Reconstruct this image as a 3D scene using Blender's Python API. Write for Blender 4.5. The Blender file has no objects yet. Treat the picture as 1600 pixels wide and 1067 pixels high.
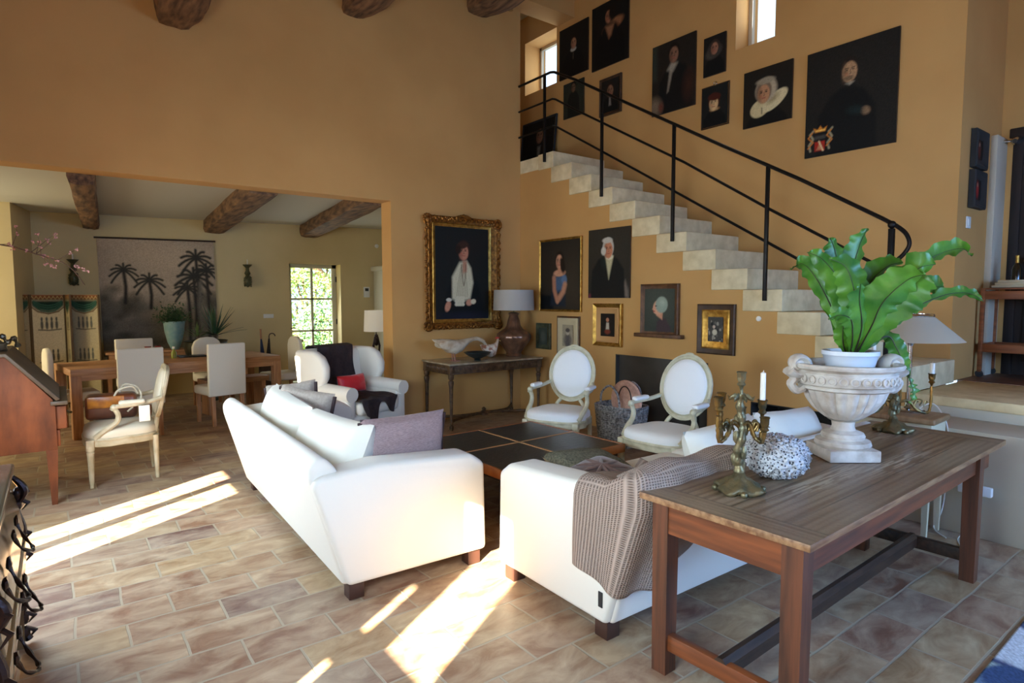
import bpy, bmesh, math, random
import numpy as np
from mathutils import Vector, Matrix, noise
random.seed(7)
SC = bpy.context.scene
COL = SC.collection
PI = math.pi
R = math.radians
# ---------------------------------------------------------------- camera, light, exposure
cam = bpy.data.objects.new('camera', bpy.data.cameras.new('camera'))
COL.objects.link(cam); SC.camera = cam
cam.data.sensor_width = 36.0
cam.data.lens = 946.1 / 1600 * 36.0
cam.data.clip_start = 0.05
_yaw, _pit, _rol = 0.6457, -0.0722, -0.00126
_fw = Vector((math.sin(_yaw)*math.cos(_pit), math.cos(_yaw)*math.cos(_pit), math.sin(_pit)))
_rt = Vector((math.cos(_yaw), -math.sin(_yaw), 0)); _up = _rt.cross(_fw)
_r2 = math.cos(_rol)*_rt + math.sin(_rol)*_up; _u2 = -math.sin(_rol)*_rt + math.cos(_rol)*_up
cam.matrix_world = Matrix(((_r2.x, _u2.x, -_fw.x, 0), (_r2.y, _u2.y, -_fw.y, 0), (_r2.z, _u2.z, -_fw.z, 1.55), (0, 0, 0, 1)))
SC.view_settings.view_transform = 'Standard'
SC.view_settings.look = 'None'
SC.view_settings.exposure = 0.0
SC.view_settings.gamma = 1.0
SC.view_settings.use_curve_mapping = False
W = bpy.data.worlds.new('sky'); SC.world = W; W.use_nodes = True
_bg = W.node_tree.nodes['Background']; _bg.inputs[0].default_value = (0.62, 0.80, 1.0, 1); _bg.inputs[1].default_value = 1.9
def lamp(name, kind, energy, color, loc=(0, 0, 0), direction=None, sx=1, sy=1):
    d = bpy.data.lights.new(name, kind); d.energy = energy; d.color = color
    if kind == 'AREA': d.shape = 'RECTANGLE'; d.size = sx; d.size_y = sy
    o = bpy.data.objects.new(name, d); COL.objects.link(o); o.location = loc
    if direction: o.rotation_euler = Vector(direction).to_track_quat('-Z', 'Z').to_euler()
    return o
_az, _el = R(32), R(24)
SUN = lamp('sun', 'SUN', 90, (1.0, 0.87, 0.68), (0, 0, 9), (math.cos(_az)*math.cos(_el), math.sin(_az)*math.cos(_el), -math.sin(_el)))
SUN.data.angle = R(0.7)
lamp('daylight_left_door', 'AREA', 125, (0.62, 0.82, 1.0), (-0.62, 4.35, 1.25), (1, -0.1, -0.5), 1.0, 1.5)
lamp('daylight_left_window', 'AREA', 135, (0.60, 0.80, 1.0), (-0.62, 0.9, 1.7), (1, 0.4, -0.2), 1.2, 1.1)
lamp('daylight_rear_windows', 'AREA', 330, (0.25, 0.50, 1.0), (3.6, -2.45, 1.6), (0.0, 1, -0.5), 3.0, 1.5)
lamp('daylight_dining_windows', 'AREA', 80, (1.0, 0.90, 0.62), (-2.3, 9.0, 1.4), (1, 0, -0.3), 2.2, 1.6)
lamp('daylight_garden_door', 'AREA', 14, (0.85, 0.95, 1.0), (3.85, 11.26, 1.2), (0, -1, -0.3), 0.7, 1.9)
lamp('daylight_landing_window', 'AREA', 4, (0.75, 0.87, 1.0), (6.38, 7.30, 5.05), (-1, 0, 0), 0.6, 0.6)
lamp('daylight_stair_window', 'AREA', 5, (0.75, 0.87, 1.0), (6.30, 3.77, 4.7), (-1, 0, 0), 0.35, 0.9)

# ---------------------------------------------------------------- colours and materials
def lin(c):
    if max(c) > 1.0: c = [x/255.0 for x in c]
    return tuple((x/12.92 if x <= 0.04045 else ((x+0.055)/1.055)**2.4) for x in c[:3])
MATS = {}
def mat(name, col, rough=0.6, metal=0.0, col2=None, scale=8.0, bump=0.0, bscale=None, stretch=(1, 1, 1), sheen=0.0, coat=0.0, emit=None, detail=6.0, lo=0.35, hi=0.65, spec=0.5, alpha_mix=None, sss=0.0):
    m = bpy.data.materials.new(name); m.use_nodes = True
    nt = m.node_tree; N = nt.nodes; L = nt.links; b = N['Principled BSDF']
    b.inputs['Base Color'].default_value = (*lin(col), 1)
    b.inputs['Roughness'].default_value = rough; b.inputs['Metallic'].default_value = metal
    b.inputs['Specular IOR Level'].default_value = spec
    if sheen: b.inputs['Sheen Weight'].default_value = sheen
    if coat: b.inputs['Coat Weight'].default_value = coat; b.inputs['Coat Roughness'].default_value = 0.15
    if sss: b.inputs['Transmission Weight'].default_value = sss
    if emit:
        b.inputs['Emission Color'].default_value = (*lin(emit[0]), 1); b.inputs['Emission Strength'].default_value = emit[1]
    if col2 is not None or bump:
        tc = N.new('ShaderNodeTexCoord'); mp = N.new('ShaderNodeMapping'); mp.inputs['Scale'].default_value = stretch
        L.new(tc.outputs['Object'], mp.inputs[0])
        if col2 is not None:
            n = N.new('ShaderNodeTexNoise'); n.inputs['Scale'].default_value = scale; n.inputs['Detail'].default_value = detail
            L.new(mp.outputs[0], n.inputs['Vector'])
            r = N.new('ShaderNodeValToRGB'); r.color_ramp.elements[0].position = lo; r.color_ramp.elements[1].position = hi
            r.color_ramp.elements[0].color = (*lin(col), 1); r.color_ramp.elements[1].color = (*lin(col2), 1)
            L.new(n.outputs['Fac'], r.inputs[0]); L.new(r.outputs[0], b.inputs['Base Color'])
        if bump:
            n2 = N.new('ShaderNodeTexNoise'); n2.inputs['Scale'].default_value = bscale or scale; n2.inputs['Detail'].default_value = 5
            L.new(mp.outputs[0], n2.inputs['Vector'])
            bp = N.new('ShaderNodeBump'); bp.inputs['Strength'].default_value = bump; bp.inputs['Distance'].default_value = 0.01
            L.new(n2.outputs['Fac'], bp.inputs['Height']); L.new(bp.outputs[0], b.inputs['Normal'])
    MATS[name] = m
    return m
def vcol_mat(name, rough=0.5, coat=0.0, bump=0.0, bscale=60, spec=0.5):
    m = bpy.data.materials.new(name); m.use_nodes = True
    nt = m.node_tree; N = nt.nodes; L = nt.links; b = N['Principled BSDF']
    a = N.new('ShaderNodeVertexColor'); a.layer_name = 'paint'
    L.new(a.outputs[0], b.inputs['Base Color']); b.inputs['Roughness'].default_value = rough; b.inputs['Specular IOR Level'].default_value = spec
    if coat: b.inputs['Coat Weight'].default_value = coat; b.inputs['Coat Roughness'].default_value = 0.25
    if bump:
        tc = N.new('ShaderNodeTexCoord'); n2 = N.new('ShaderNodeTexNoise'); n2.inputs['Scale'].default_value = bscale
        L.new(tc.outputs['Object'], n2.inputs['Vector'])
        bp = N.new('ShaderNodeBump'); bp.inputs['Strength'].default_value = bump; bp.inputs['Distance'].default_value = 0.004
        L.new(n2.outputs['Fac'], bp.inputs['Height']); L.new(bp.outputs[0], b.inputs['Normal'])
    return m
# ---------------------------------------------------------------- mesh builder
def rz(a): return Matrix.Rotation(a, 4, 'Z')
def T(x, y, z): return Matrix.Translation((x, y, z))
class MB:
    """collects shapes and links them as one mesh object"""
    def __init__(s): s.bm = bmesh.new()
    def _add(s, bm2, M=None):
        if M is not None: bm2.transform(M)
        me = bpy.data.meshes.new('t'); bm2.to_mesh(me); bm2.free(); s.bm.from_mesh(me); bpy.data.meshes.remove(me)
        return s
    def box(s, x0, x1, y0, y1, z0, z1, bev=0.0, seg=2, M=None):
        b = bmesh.new(); bmesh.ops.create_cube(b, size=1)
        b.transform(T((x0+x1)/2, (y0+y1)/2, (z0+z1)/2) @ Matrix.Diagonal((abs(x1-x0), abs(y1-y0), abs(z1-z0), 1)))
        if bev: bmesh.ops.bevel(b, geom=b.edges[:], offset=min(bev, 0.49*min(abs(x1-x0), abs(y1-y0), abs(z1-z0))), segments=seg, profile=0.5, affect='EDGES')
        return s._add(b, M)
    def prism(s, pts, a0, a1, axis='x', bev=0.0, seg=2, M=None):
        """polygon pts extruded along axis; pts are the two other coordinates in order"""
        b = bmesh.new()
        def P(p, a): return {'x': (a, p[0], p[1]), 'y': (p[0], a, p[1]), 'z': (p[0], p[1], a)}[axis]
        v0 = [b.verts.new(P(p, a0)) for p in pts]; v1 = [b.verts.new(P(p, a1)) for p in pts]
        b.faces.new(v0); b.faces.new(v1[::-1]); n = len(pts)
        for i in range(n): b.faces.new((v0[i], v1[i], v1[(i+1) % n], v0[(i+1) % n]))
        bmesh.ops.recalc_face_normals(b, faces=b.faces[:])
        if bev: bmesh.ops.bevel(b, geom=b.edges[:], offset=bev, segments=seg, profile=0.5, affect='EDGES')
        return s._add(b, M)
    def lathe(s, prof, n=24, M=None, ribs=0, ramp=0.0, cap=True, squash=1.0):
        """prof: list of (radius, z)"""
        b = bmesh.new(); rings = []
        for r, z in prof:
            ring = []
            for i in range(n):
                a = 2*PI*i/n; k = 1 + (ramp*abs(math.sin(a*ribs/2)) if ribs else 0)
                ring.append(b.verts.new((max(r, 1e-4)*k*math.cos(a), max(r, 1e-4)*k*math.sin(a)*squash, z)))
            rings.append(ring)
        for j in range(len(rings)-1):
            for i in range(n): b.faces.new((rings[j][i], rings[j][(i+1) % n], rings[j+1][(i+1) % n], rings[j+1][i]))
        if cap: b.faces.new(rings[0][::-1]); b.faces.new(rings[-1])
        return s._add(b, M)
    def tube(s, pts, r, n=8, M=None, closed=False, flat=1.0):
        """pts list of 3-tuples, r radius or list"""
        b = bmesh.new(); P = [Vector(p) for p in pts]; m = len(P)
        rr = r if isinstance(r, (list, tuple)) else [r]*m
        rings = []; prev = None
        for i in range(m):
            if closed: t = (P[(i+1) % m]-P[i-1])
            else: t = P[min(i+1, m-1)] - P[max(i-1, 0)]
            t.normalize()
            if prev is None:
                u = Vector((0, 0, 1)) if abs(t.z) < 0.9 else Vector((1, 0, 0))
                u = (u - t*u.dot(t)).normalized()
            else:
                u = prev - t*prev.dot(t)
                u = u.normalized() if u.length > 1e-6 else Vector((1, 0, 0))
            prev = u; w = t.cross(u)
            rings.append([b.verts.new(P[i] + rr[i]*(math.cos(2*PI*k/n)*u + flat*math.sin(2*PI*k/n)*w)) for k in range(n)])
        for j in range(m if closed else m-1):
            A, B = rings[j], rings[(j+1) % m]
            for k in range(n): b.faces.new((A[k], A[(k+1) % n], B[(k+1) % n], B[k]))
        if not closed: b.faces.new(rings[0][::-1]); b.faces.new(rings[-1])
        bmesh.ops.recalc_face_normals(b, faces=b.faces[:])
        return s._add(b, M)
    def ball(s, c, r, n=12, M=None, sc=(1, 1, 1), jit=0.0):
        b = bmesh.new(); bmesh.ops.create_uvsphere(b, u_segments=n, v_segments=max(6, n*2//3), radius=1)
        for v in b.verts:
            k = 1 + jit*noise.noise(v.co*2.3 + Vector(c)*3)
            v.co = Vector((c[0]+v.co.x*r*sc[0]*k, c[1]+v.co.y*r*sc[1]*k, c[2]+v.co.z*r*sc[2]*k))
        return s._add(b, M)
    def taper(s, x, y, z0, z1, a0, a1, b0=None, b1=None, M=None, dx=0, dy=0):
        """square leg, half width a0 at z0 to a1 at z1"""
        b0 = b0 or a0; b1 = b1 or a1
        b = bmesh.new()
        lo = [b.verts.new((x+dx+i*a0, y+dy+j*b0, z0)) for i, j in ((-1, -1), (1, -1), (1, 1), (-1, 1))]
        hi = [b.verts.new((x+i*a1, y+j*b1, z1)) for i, j in ((-1, -1), (1, -1), (1, 1), (-1, 1))]
        b.faces.new(lo[::-1]); b.faces.new(hi)
        for i in range(4): b.faces.new((lo[i], lo[(i+1) % 4], hi[(i+1) % 4], hi[i]))
        return s._add(b, M)
    def surf(s, fn, nu, nv, thick=0.0, M=None, wrap=False):
        """fn(u,v) -> point, u,v in 0..1; thick gives a second skin along the normal"""
        b = bmesh.new(); g = [[Vector(fn(i/nu, j/nv)) for j in range(nv+1)] for i in range(nu+1)]
        V = [[b.verts.new(p) for p in row] for row in g]
        for i in range(nu):
            for j in range(nv): b.faces.new((V[i][j], V[i+1][j], V[i+1][j+1], V[i][j+1]))
        if thick:
            b.normal_update()
            geo = bmesh.ops.solidify(b, geom=b.faces[:], thickness=thick)
        return s._add(b, M)
    def cushion(s, w, d, t, M=None, n=14, puff=0.42, horn=0.03):
        """pillow lying in the xy plane, thickness t"""
        def f(sgn):
            def g(u, v):
                a = 2*u-1; c = 2*v-1
                h = ((1-abs(a)**2.6)*(1-abs(c)**2.6))**puff
                k = 1 - horn*(1-abs(a*c)) * (abs(a)**3+abs(c)**3)
                wr = 0.05*t*noise.noise(Vector((a*3, c*3, sgn*2+w*7)))
                return (a*w/2*k, c*d/2*k, sgn*(t/2*h) + wr*h)
            return g
        s.surf(f(1), n, n, M=M); s.surf(f(-1), n, n, M=M)
        return s
    def build(s, name, m=None, parent=None, smooth=True, ang=38, loc=None, rot=None, mats=None, weld=0.0):
        if weld: bmesh.ops.remove_doubles(s.bm, verts=s.bm.verts[:], dist=weld)
        me = bpy.data.meshes.new(name); s.bm.to_mesh(me); s.bm.free()
        if smooth:
            me.polygons.foreach_set('use_smooth', [True]*len(me.polygons)); me.set_sharp_from_angle(angle=R(ang))
        o = bpy.data.objects.new(name, me); COL.objects.link(o)
        if m: me.materials.append(m)
        if parent: o.parent = parent
        if loc: o.location = loc
        if rot: o.rotation_euler = rot
        return o
def tag(o, label, cat, group=None, kind=None):
    o['label'] = label; o['category'] = cat
    if group: o['group'] = group
    if kind: o['kind'] = kind
    return o
def thing(name, label, cat, loc=(0, 0, 0), rot=0.0, group=None):
    o = bpy.data.objects.new(name, None); COL.objects.link(o); o.empty_display_size = 0.1
    o.location = loc; o.rotation_euler = (0, 0, rot)
    return tag(o, label, cat, group)
def structure(o): o['kind'] = 'structure'; return o
def copy_tree(o, parent=None):
    c = o.copy(); COL.objects.link(c); c.parent = parent
    for ch in [x for x in bpy.data.objects if x.parent == o]: copy_tree(ch, c)
    return c
def bez(p, n=10):
    """smooth curve through control points"""
    P = [Vector(q) for q in p]; out = []
    for i in range(len(P)-1):
        a = P[max(i-1, 0)]; b = P[i]; c = P[i+1]; d = P[min(i+2, len(P)-1)]
        for k in range(n):
            t = k/n
            out.append(0.5*((2*b) + (c-a)*t + (2*a-5*b+4*c-d)*t*t + (3*b-a-3*c+d)*t**3))
    out.append(P[-1]); return out

# ---------------------------------------------------------------- painting on a fine grid of coloured points
class Paint:
    """colours a w x h picture; coordinates 0..1 across and 0..1 up"""
    def __init__(s, w, h, bg, nx=None):
        s.w, s.h = w, h; s.nx = nx or 60; s.ny = max(8, int(round(s.nx*h/w)))
        X, Y = np.meshgrid(np.linspace(0, 1, s.nx+1), np.linspace(0, 1, s.ny+1)); s.X, s.Y = X, Y
        s.C = np.zeros(X.shape+(3,)); s.C[:] = lin(bg)
        s.rng = np.random.RandomState(int(w*1000+h*77) % 9999)
    def mix(s, m, c): m = np.clip(m, 0, 1)[..., None]; s.C = s.C*(1-m)+np.array(lin(c))*m; return s
    def e(s, cx, cy, rx, ry, c, soft=0.25, rot=0, op=1.0):
        a = s.h/s.w; dx = s.X-cx; dy = (s.Y-cy)*a; r = R(rot)
        u = dx*math.cos(r)+dy*math.sin(r); v = -dx*math.sin(r)+dy*math.cos(r)
        d = np.sqrt((u/rx)**2+(v/(ry*a))**2); return s.mix(op*(1-d)/max(soft, 0.02)+0.5*op, c)
    def p(s, pts, c, soft=0.012, op=1.0):
        inside = np.zeros(s.X.shape, bool); dist = np.full(s.X.shape, 9.0); n = len(pts)
        for i in range(n):
            x0, y0 = pts[i]; x1, y1 = pts[(i+1) % n]
            cond = ((y0 > s.Y) != (y1 > s.Y)) & (s.X < (x1-x0)*(s.Y-y0)/((y1-y0) or 1e-9)+x0); inside ^= cond
            dx, dy = x1-x0, y1-y0; t = np.clip(((s.X-x0)*dx+(s.Y-y0)*dy)/(dx*dx+dy*dy+1e-12), 0, 1)
            dist = np.minimum(dist, np.hypot(s.X-x0-t*dx, s.Y-y0-t*dy))
        sd = np.where(inside, dist, -dist); return s.mix(op*(0.5+sd/(2*soft)), c)
    def line(s, pts, wd, c, op=1.0):
        dist = np.full(s.X.shape, 9.0)
        for (x0, y0), (x1, y1) in zip(pts[:-1], pts[1:]):
            dx, dy = x1-x0, y1-y0; t = np.clip(((s.X-x0)*dx+(s.Y-y0)*dy)/(dx*dx+dy*dy+1e-12), 0, 1)
            dist = np.minimum(dist, np.hypot(s.X-x0-t*dx, (s.Y-y0-t*dy)*s.h/s.w))
        return s.mix(op*(1.5-dist/wd*1.0), c)
    def grad(s, c, fn): return s.mix(fn(s.X, s.Y), c)
    def grain(s, amt=0.12):
        s.C *= 1+amt*(s.rng.rand(*s.X.shape)[..., None]-0.5)*2; s.C = np.clip(s.C, 0, 1); return s
    def face(s, cx, cy, r, skin=(205, 150, 115), hair=(40, 28, 20), turn=0.0, age=0):
        """r is half the face width in picture widths"""
        a = s.w/s.h; ry = r*1.32*a
        s.e(cx, cy+ry*0.18, r*1.12, ry*1.12, hair, 0.2)
        s.e(cx+turn*r*0.2, cy-ry*0.08, r*0.86, ry*0.92, skin, 0.22)
        sh = tuple(x*0.62 for x in skin); s.e(cx-r*0.55, cy-ry*0.1, r*0.35, ry*0.8, sh, 0.9, 0, 0.55)
        dk = tuple(x*0.34 for x in skin); k = cx+turn*r*0.3
        for sx in (-1, 1):
            s.e(k+sx*r*0.36, cy+ry*0.10, r*0.17, ry*0.06, dk, 0.5)
            s.line([(k+sx*r*0.18, cy+ry*0.24), (k+sx*r*0.52, cy+ry*0.26)], r*0.05, dk, 0.8)
        s.line([(k+r*0.04, cy+ry*0.1), (k+r*0.12, cy-ry*0.22), (k-r*0.02, cy-ry*0.25)], r*0.05, sh, 0.9)
        s.line([(k-r*0.2, cy-ry*0.47), (k+r*0.24, cy-ry*0.47)], r*0.06, (150, 72, 60), 0.9)
        s.e(k-r*0.4, cy-ry*0.25, r*0.22, ry*0.16, (skin[0], skin[1]*0.82, skin[2]*0.78), 0.9, 0, 0.5)
        return s
    def mesh(s, name, m, parent=None, loc=(0, 0, 0), thick=0.0, curve=None):
        """grid in the xz plane facing -Y, centred on x, base at z=0"""
        nx, ny = s.nx, s.ny; xs = (s.X-0.5)*s.w; zs = s.Y*s.h; ys = np.zeros_like(xs)
        if curve is not None: xs, ys, zs = curve(xs, ys, zs)
        co = np.stack([xs, ys, zs], -1).reshape(-1, 3)
        idx = np.arange((nx+1)*(ny+1)).reshape(ny+1, nx+1)
        f = np.stack([idx[:-1, :-1], idx[:-1, 1:], idx[1:, 1:], idx[1:, :-1]], -1).reshape(-1, 4)
        me = bpy.data.meshes.new(name); me.from_pydata(co.tolist(), [], f.tolist())
        at = me.color_attributes.new('paint', 'FLOAT_COLOR', 'POINT')
        at.data.foreach_set('color', np.concatenate([s.C.reshape(-1, 3), np.ones(((nx+1)*(ny+1), 1))], 1).ravel())
        me.polygons.foreach_set('use_smooth', [True]*len(me.polygons))
        me.materials.append(m); o = bpy.data.objects.new(name, me); COL.objects.link(o); o.location = loc
        if parent: o.parent = parent
        return o
# ---------------------------------------------------------------- shared materials
def floor_material():
    m = bpy.data.materials.new('terracotta_tiles'); m.use_nodes = True
    nt = m.node_tree; N = nt.nodes; L = nt.links; b = N['Principled BSDF']
    tc = N.new('ShaderNodeTexCoord'); mp = N.new('ShaderNodeMapping'); mp.inputs['Location'].default_value = (-0.208+0.1975, -2.628, 0)
    wob = N.new('ShaderNodeTexNoise'); wob.inputs['Scale'].default_value = 2.3; wob.inputs['Detail'].default_value = 3
    wm = N.new('ShaderNodeVectorMath'); wm.operation = 'SCALE'; wm.inputs[3].default_value = 0.03
    wa = N.new('ShaderNodeVectorMath'); wa.operation = 'ADD'; ws = N.new('ShaderNodeVectorMath'); ws.operation = 'SUBTRACT'; ws.inputs[1].default_value = (0.5, 0.5, 0.5)
    L.new(tc.outputs['Object'], wob.inputs['Vector']); L.new(wob.outputs['Color'], ws.inputs[0]); L.new(ws.outputs[0], wm.inputs[0])
    L.new(tc.outputs['Object'], wa.inputs[0]); L.new(wm.outputs[0], wa.inputs[1]); L.new(wa.outputs[0], mp.inputs[0])
    def brick(c1, c2, mo):
        t = N.new('ShaderNodeTexBrick'); t.offset = 0.5; t.squash = 1.0
        t.inputs['Color1'].default_value = c1; t.inputs['Color2'].default_value = c2; t.inputs['Mortar'].default_value = mo
        t.inputs['Scale'].default_value = 1.0; t.inputs['Mortar Size'].default_value = 0.0065; t.inputs['Mortar Smooth'].default_value = 0.35
        t.inputs['Brick Width'].default_value = 0.395; t.inputs['Row Height'].default_value = 0.2315; L.new(mp.outputs[0], t.inputs['Vector']); return t
    t = brick((0, 0, 0, 1), (1, 1, 1, 1), (0.5, 0.5, 0.5, 1))
    ramp = N.new('ShaderNodeValToRGB'); ramp.color_ramp.interpolation = 'LINEAR'; els = ramp.color_ramp.elements
    stops = [(0.0, (116, 82, 66)), (0.16, (164, 130, 100)), (0.3, (132, 108, 90)), (0.45, (172, 146, 104)), (0.6, (136, 98, 82)), (0.74, (164, 134, 90)), (0.88, (100, 76, 74)), (1.0, (146, 126, 108))]
    els[0].position = 0; els[0].color = (*lin(stops[0][1]), 1); els[1].position = 1; els[1].color = (*lin(stops[-1][1]), 1)
    for p, c in stops[1:-1]: e = els.new(p); e.color = (*lin(c), 1)
    L.new(t.outputs['Color'], ramp.inputs[0])
    n1 = N.new('ShaderNodeTexNoise'); n1.inputs['Scale'].default_value = 5.5; n1.inputs['Detail'].default_value = 8; n1.inputs['Roughness'].default_value = 0.62; n1.inputs['Distortion'].default_value = 0.6
    mp2 = N.new('ShaderNodeMapping'); mp2.inputs['Scale'].default_value = (0.8, 1.5, 1)
    off = N.new('ShaderNodeVectorMath'); off.operation = 'MULTIPLY_ADD'; off.inputs[1].default_value = (9, 7, 0)
    L.new(t.outputs['Color'], off.inputs[0]); L.new(tc.outputs['Object'], off.inputs[2]); L.new(off.outputs[0], mp2.inputs[0]); L.new(mp2.outputs[0], n1.inputs['Vector'])
    r1 = N.new('ShaderNodeValToRGB'); r1.color_ramp.elements[0].position = 0.36; r1.color_ramp.elements[1].position = 0.66
    r1.color_ramp.elements[0].color = (*lin((104, 62, 44)), 1); r1.color_ramp.elements[1].color = (*lin((200, 180, 150)), 1)
    L.new(n1.outputs['Fac'], r1.inputs[0])
    mx = N.new('ShaderNodeMix'); mx.data_type = 'RGBA'; mx.inputs[0].default_value = 0.5
    L.new(ramp.outputs[0], mx.inputs[6]); L.new(r1.outputs[0], mx.inputs[7])
    mort = N.new('ShaderNodeMix'); mort.data_type = 'RGBA'; mort.inputs[7].default_value = (*lin((160, 146, 124)), 1)
    L.new(t.outputs['Fac'], mort.inputs[0]); L.new(mx.outputs[2], mort.inputs[6]); L.new(mort.outputs[2], b.inputs['Base Color'])
    b.inputs['Roughness'].default_value = 0.42
    rr = N.new('ShaderNodeMapRange'); rr.inputs[3].default_value = 0.3; rr.inputs[4].default_value = 0.62; L.new(n1.outputs['Fac'], rr.inputs[0]); L.new(rr.outputs[0], b.inputs['Roughness'])
    inv = N.new('ShaderNodeMath'); inv.operation = 'MULTIPLY_ADD'; inv.inputs[1].default_value = -1.6; L.new(t.outputs['Fac'], inv.inputs[0]); L.new(n1.outputs['Fac'], inv.inputs[2])
    bp = N.new('ShaderNodeBump'); bp.inputs['Strength'].default_value = 0.5; bp.inputs['Distance'].default_value = 0.006; L.new(inv.outputs[0], bp.inputs['Height']); L.new(bp.outputs[0], b.inputs['Normal'])
    return m
M_FLOOR = floor_material()
M_OCHRE = mat('ochre_lime_plaster', (201, 154, 91), 0.85, col2=(190, 143, 82), scale=1.1, bump=0.12, bscale=9)
M_CREAMW = mat('cream_plaster', (212, 192, 142), 0.85, col2=(203, 182, 132), scale=1.2, bump=0.1, bscale=9)
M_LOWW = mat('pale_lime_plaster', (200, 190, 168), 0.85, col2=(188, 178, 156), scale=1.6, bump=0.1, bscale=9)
M_CEIL = mat('white_ceiling_paint', (202, 200, 188), 0.9, bump=0.08, bscale=6)
M_STONE = mat('pale_limestone', (226, 208, 166), 0.8, col2=(206, 186, 144), scale=9, bump=0.3, bscale=26)
M_BEAM = mat('old_beam_wood', (74, 52, 36), 0.85, col2=(140, 104, 70), scale=5, bump=0.8, bscale=9, stretch=(4, 0.6, 4))
M_IRON = mat('black_iron', (26, 24, 24), 0.42, 0.6)
M_BLACK = mat('soot_black', (32, 31, 31), 0.8, col2=(44, 43, 42), scale=3)
M_WOODDOOR = mat('dark_door_wood', (30, 20, 15), 0.7, col2=(44, 30, 22), scale=4, stretch=(6, 6, 0.6))
M_GREYP = mat('greige_painted_wood', (196, 190, 164), 0.6)
M_SLIP = mat('white_cotton_slipcover', (228, 222, 208), 0.9, bump=0.12, bscale=14, sheen=0.15)
M_SLIP2 = mat('white_cotton_cushion', (230, 224, 208), 0.9, bump=0.35, bscale=7, sheen=0.15)
M_FOOT = mat('dark_wood_foot', (62, 36, 26), 0.5)
M_OAK = mat('oiled_oak', (190, 140, 96), 0.55, col2=(158, 110, 72), scale=6, stretch=(0.6, 7, 7), bump=0.1)
M_OAKV = mat('oiled_oak_upright', (184, 134, 92), 0.55, col2=(152, 104, 68), scale=6, stretch=(7, 7, 0.6), bump=0.1)
M_WARM = mat('reddish_brown_wood', (108, 62, 38), 0.5, col2=(70, 42, 28), scale=5, stretch=(7, 7, 0.5), bump=0.1)
M_WARMX = mat('reddish_brown_rail', (126, 66, 34), 0.45, col2=(84, 44, 24), scale=5, stretch=(0.5, 5, 7), bump=0.1)
M_DARKW = mat('dark_stretcher_wood', (66, 46, 32), 0.5, col2=(40, 28, 20), scale=6, stretch=(1, 6, 6))
M_CANVAS = vcol_mat('oil_paint', 0.6, 0.0, 0.2, 90, 0.22)
M_MATTEP = vcol_mat('matte_paint', 0.9, 0.0, 0.2, 200, 0.2)
M_GILT = mat('old_gilding', (168, 112, 44), 0.42, 0.75, col2=(96, 56, 22), scale=30, bump=0.8, bscale=34)
M_GILTB = mat('bright_gilding', (206, 160, 76), 0.35, 0.8, col2=(150, 108, 44), scale=20, bump=0.2, bscale=40)
M_DFRAME = mat('dark_frame_wood', (52, 34, 22), 0.5, col2=(76, 50, 30), scale=12)
M_BFRAME = mat('brown_frame_wood', (108, 70, 40), 0.5, col2=(74, 46, 26), scale=14, bump=0.3)
M_PALECH = mat('grey_green_painted_beech', (208, 202, 174), 0.5, col2=(186, 178, 148), scale=14, bump=0.15)
M_UPH = mat('white_linen_upholstery', (238, 238, 236), 0.85, bump=0.1, bscale=60)
M_CREAMC = mat('cream_painted_chair_wood', (196, 182, 150), 0.5, col2=(174, 158, 124), scale=12, bump=0.15)
M_CREAMU = mat('cream_chair_fabric', (216, 204, 178), 0.85, bump=0.1, bscale=60)
M_MARBLE = mat('veined_marble', (176, 160, 132), 0.3, col2=(126, 112, 88), scale=9, detail=9, coat=0.3)
M_GILTW = mat('rubbed_gilt_wood', (104, 78, 52), 0.5, 0.25, col2=(66, 46, 30), scale=18, bump=0.4, bscale=40)
M_COPPER = mat('brown_copper_glaze', (150, 108, 80), 0.28, 0.5, col2=(108, 76, 58), scale=10, coat=0.3)
M_BRASS = mat('aged_brass', (156, 120, 62), 0.38, 0.85, col2=(80, 78, 60), scale=16, bump=0.5, bscale=40)
M_BRASSG = mat('green_bronze', (138, 122, 86), 0.42, 0.65, col2=(92, 92, 72), scale=14, bump=0.5, bscale=40)
M_SILKSH = mat('silver_grey_silk_shade', (176, 168, 156), 0.6, bump=0.15, bscale=40, stretch=(1, 1, 8))
M_WHITE = mat('white_plastic', (225, 225, 220), 0.45)
M_WAX = mat('candle_wax', (236, 230, 214), 0.5)
M_CHROME = mat('polished_steel', (200, 200, 200), 0.15, 1.0)
M_DOVE = mat('dove_grey_cloth', (172, 158, 144), 0.9, col2=(156, 142, 130), scale=60, bump=0.2, bscale=90)
M_MAUVE = mat('mauve_slub_cloth', (178, 150, 144), 0.75, col2=(140, 116, 116), scale=50, stretch=(1, 8, 8), bump=0.25, bscale=80, sheen=0.2)
def glass_mat():
    m = bpy.data.materials.new('window_glass'); m.use_nodes = True; nt = m.node_tree; N = nt.nodes; N.clear()
    o = N.new('ShaderNodeOutputMaterial'); mx = N.new('ShaderNodeMixShader'); mx.inputs[0].default_value = 0.07
    t = N.new('ShaderNodeBsdfTransparent'); g = N.new('ShaderNodeBsdfGlossy'); g.inputs['Roughness'].default_value = 0.03
    nt.links.new(t.outputs[0], mx.inputs[1]); nt.links.new(g.outputs[0], mx.inputs[2]); nt.links.new(mx.outputs[0], o.inputs[0]); return m
M_GLASS = glass_mat()

# ---------------------------------------------------------------- the setting
XR, XU, YB, YD = 5.148, 6.05, 6.64, 11.05     # lower stair wall, upper stair wall, back wall, far dining wall
f = MB().box(-2.6, 7.4, -2.7, 11.5, -0.06, 0.0).build('floor', M_FLOOR, smooth=False); structure(f)
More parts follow.
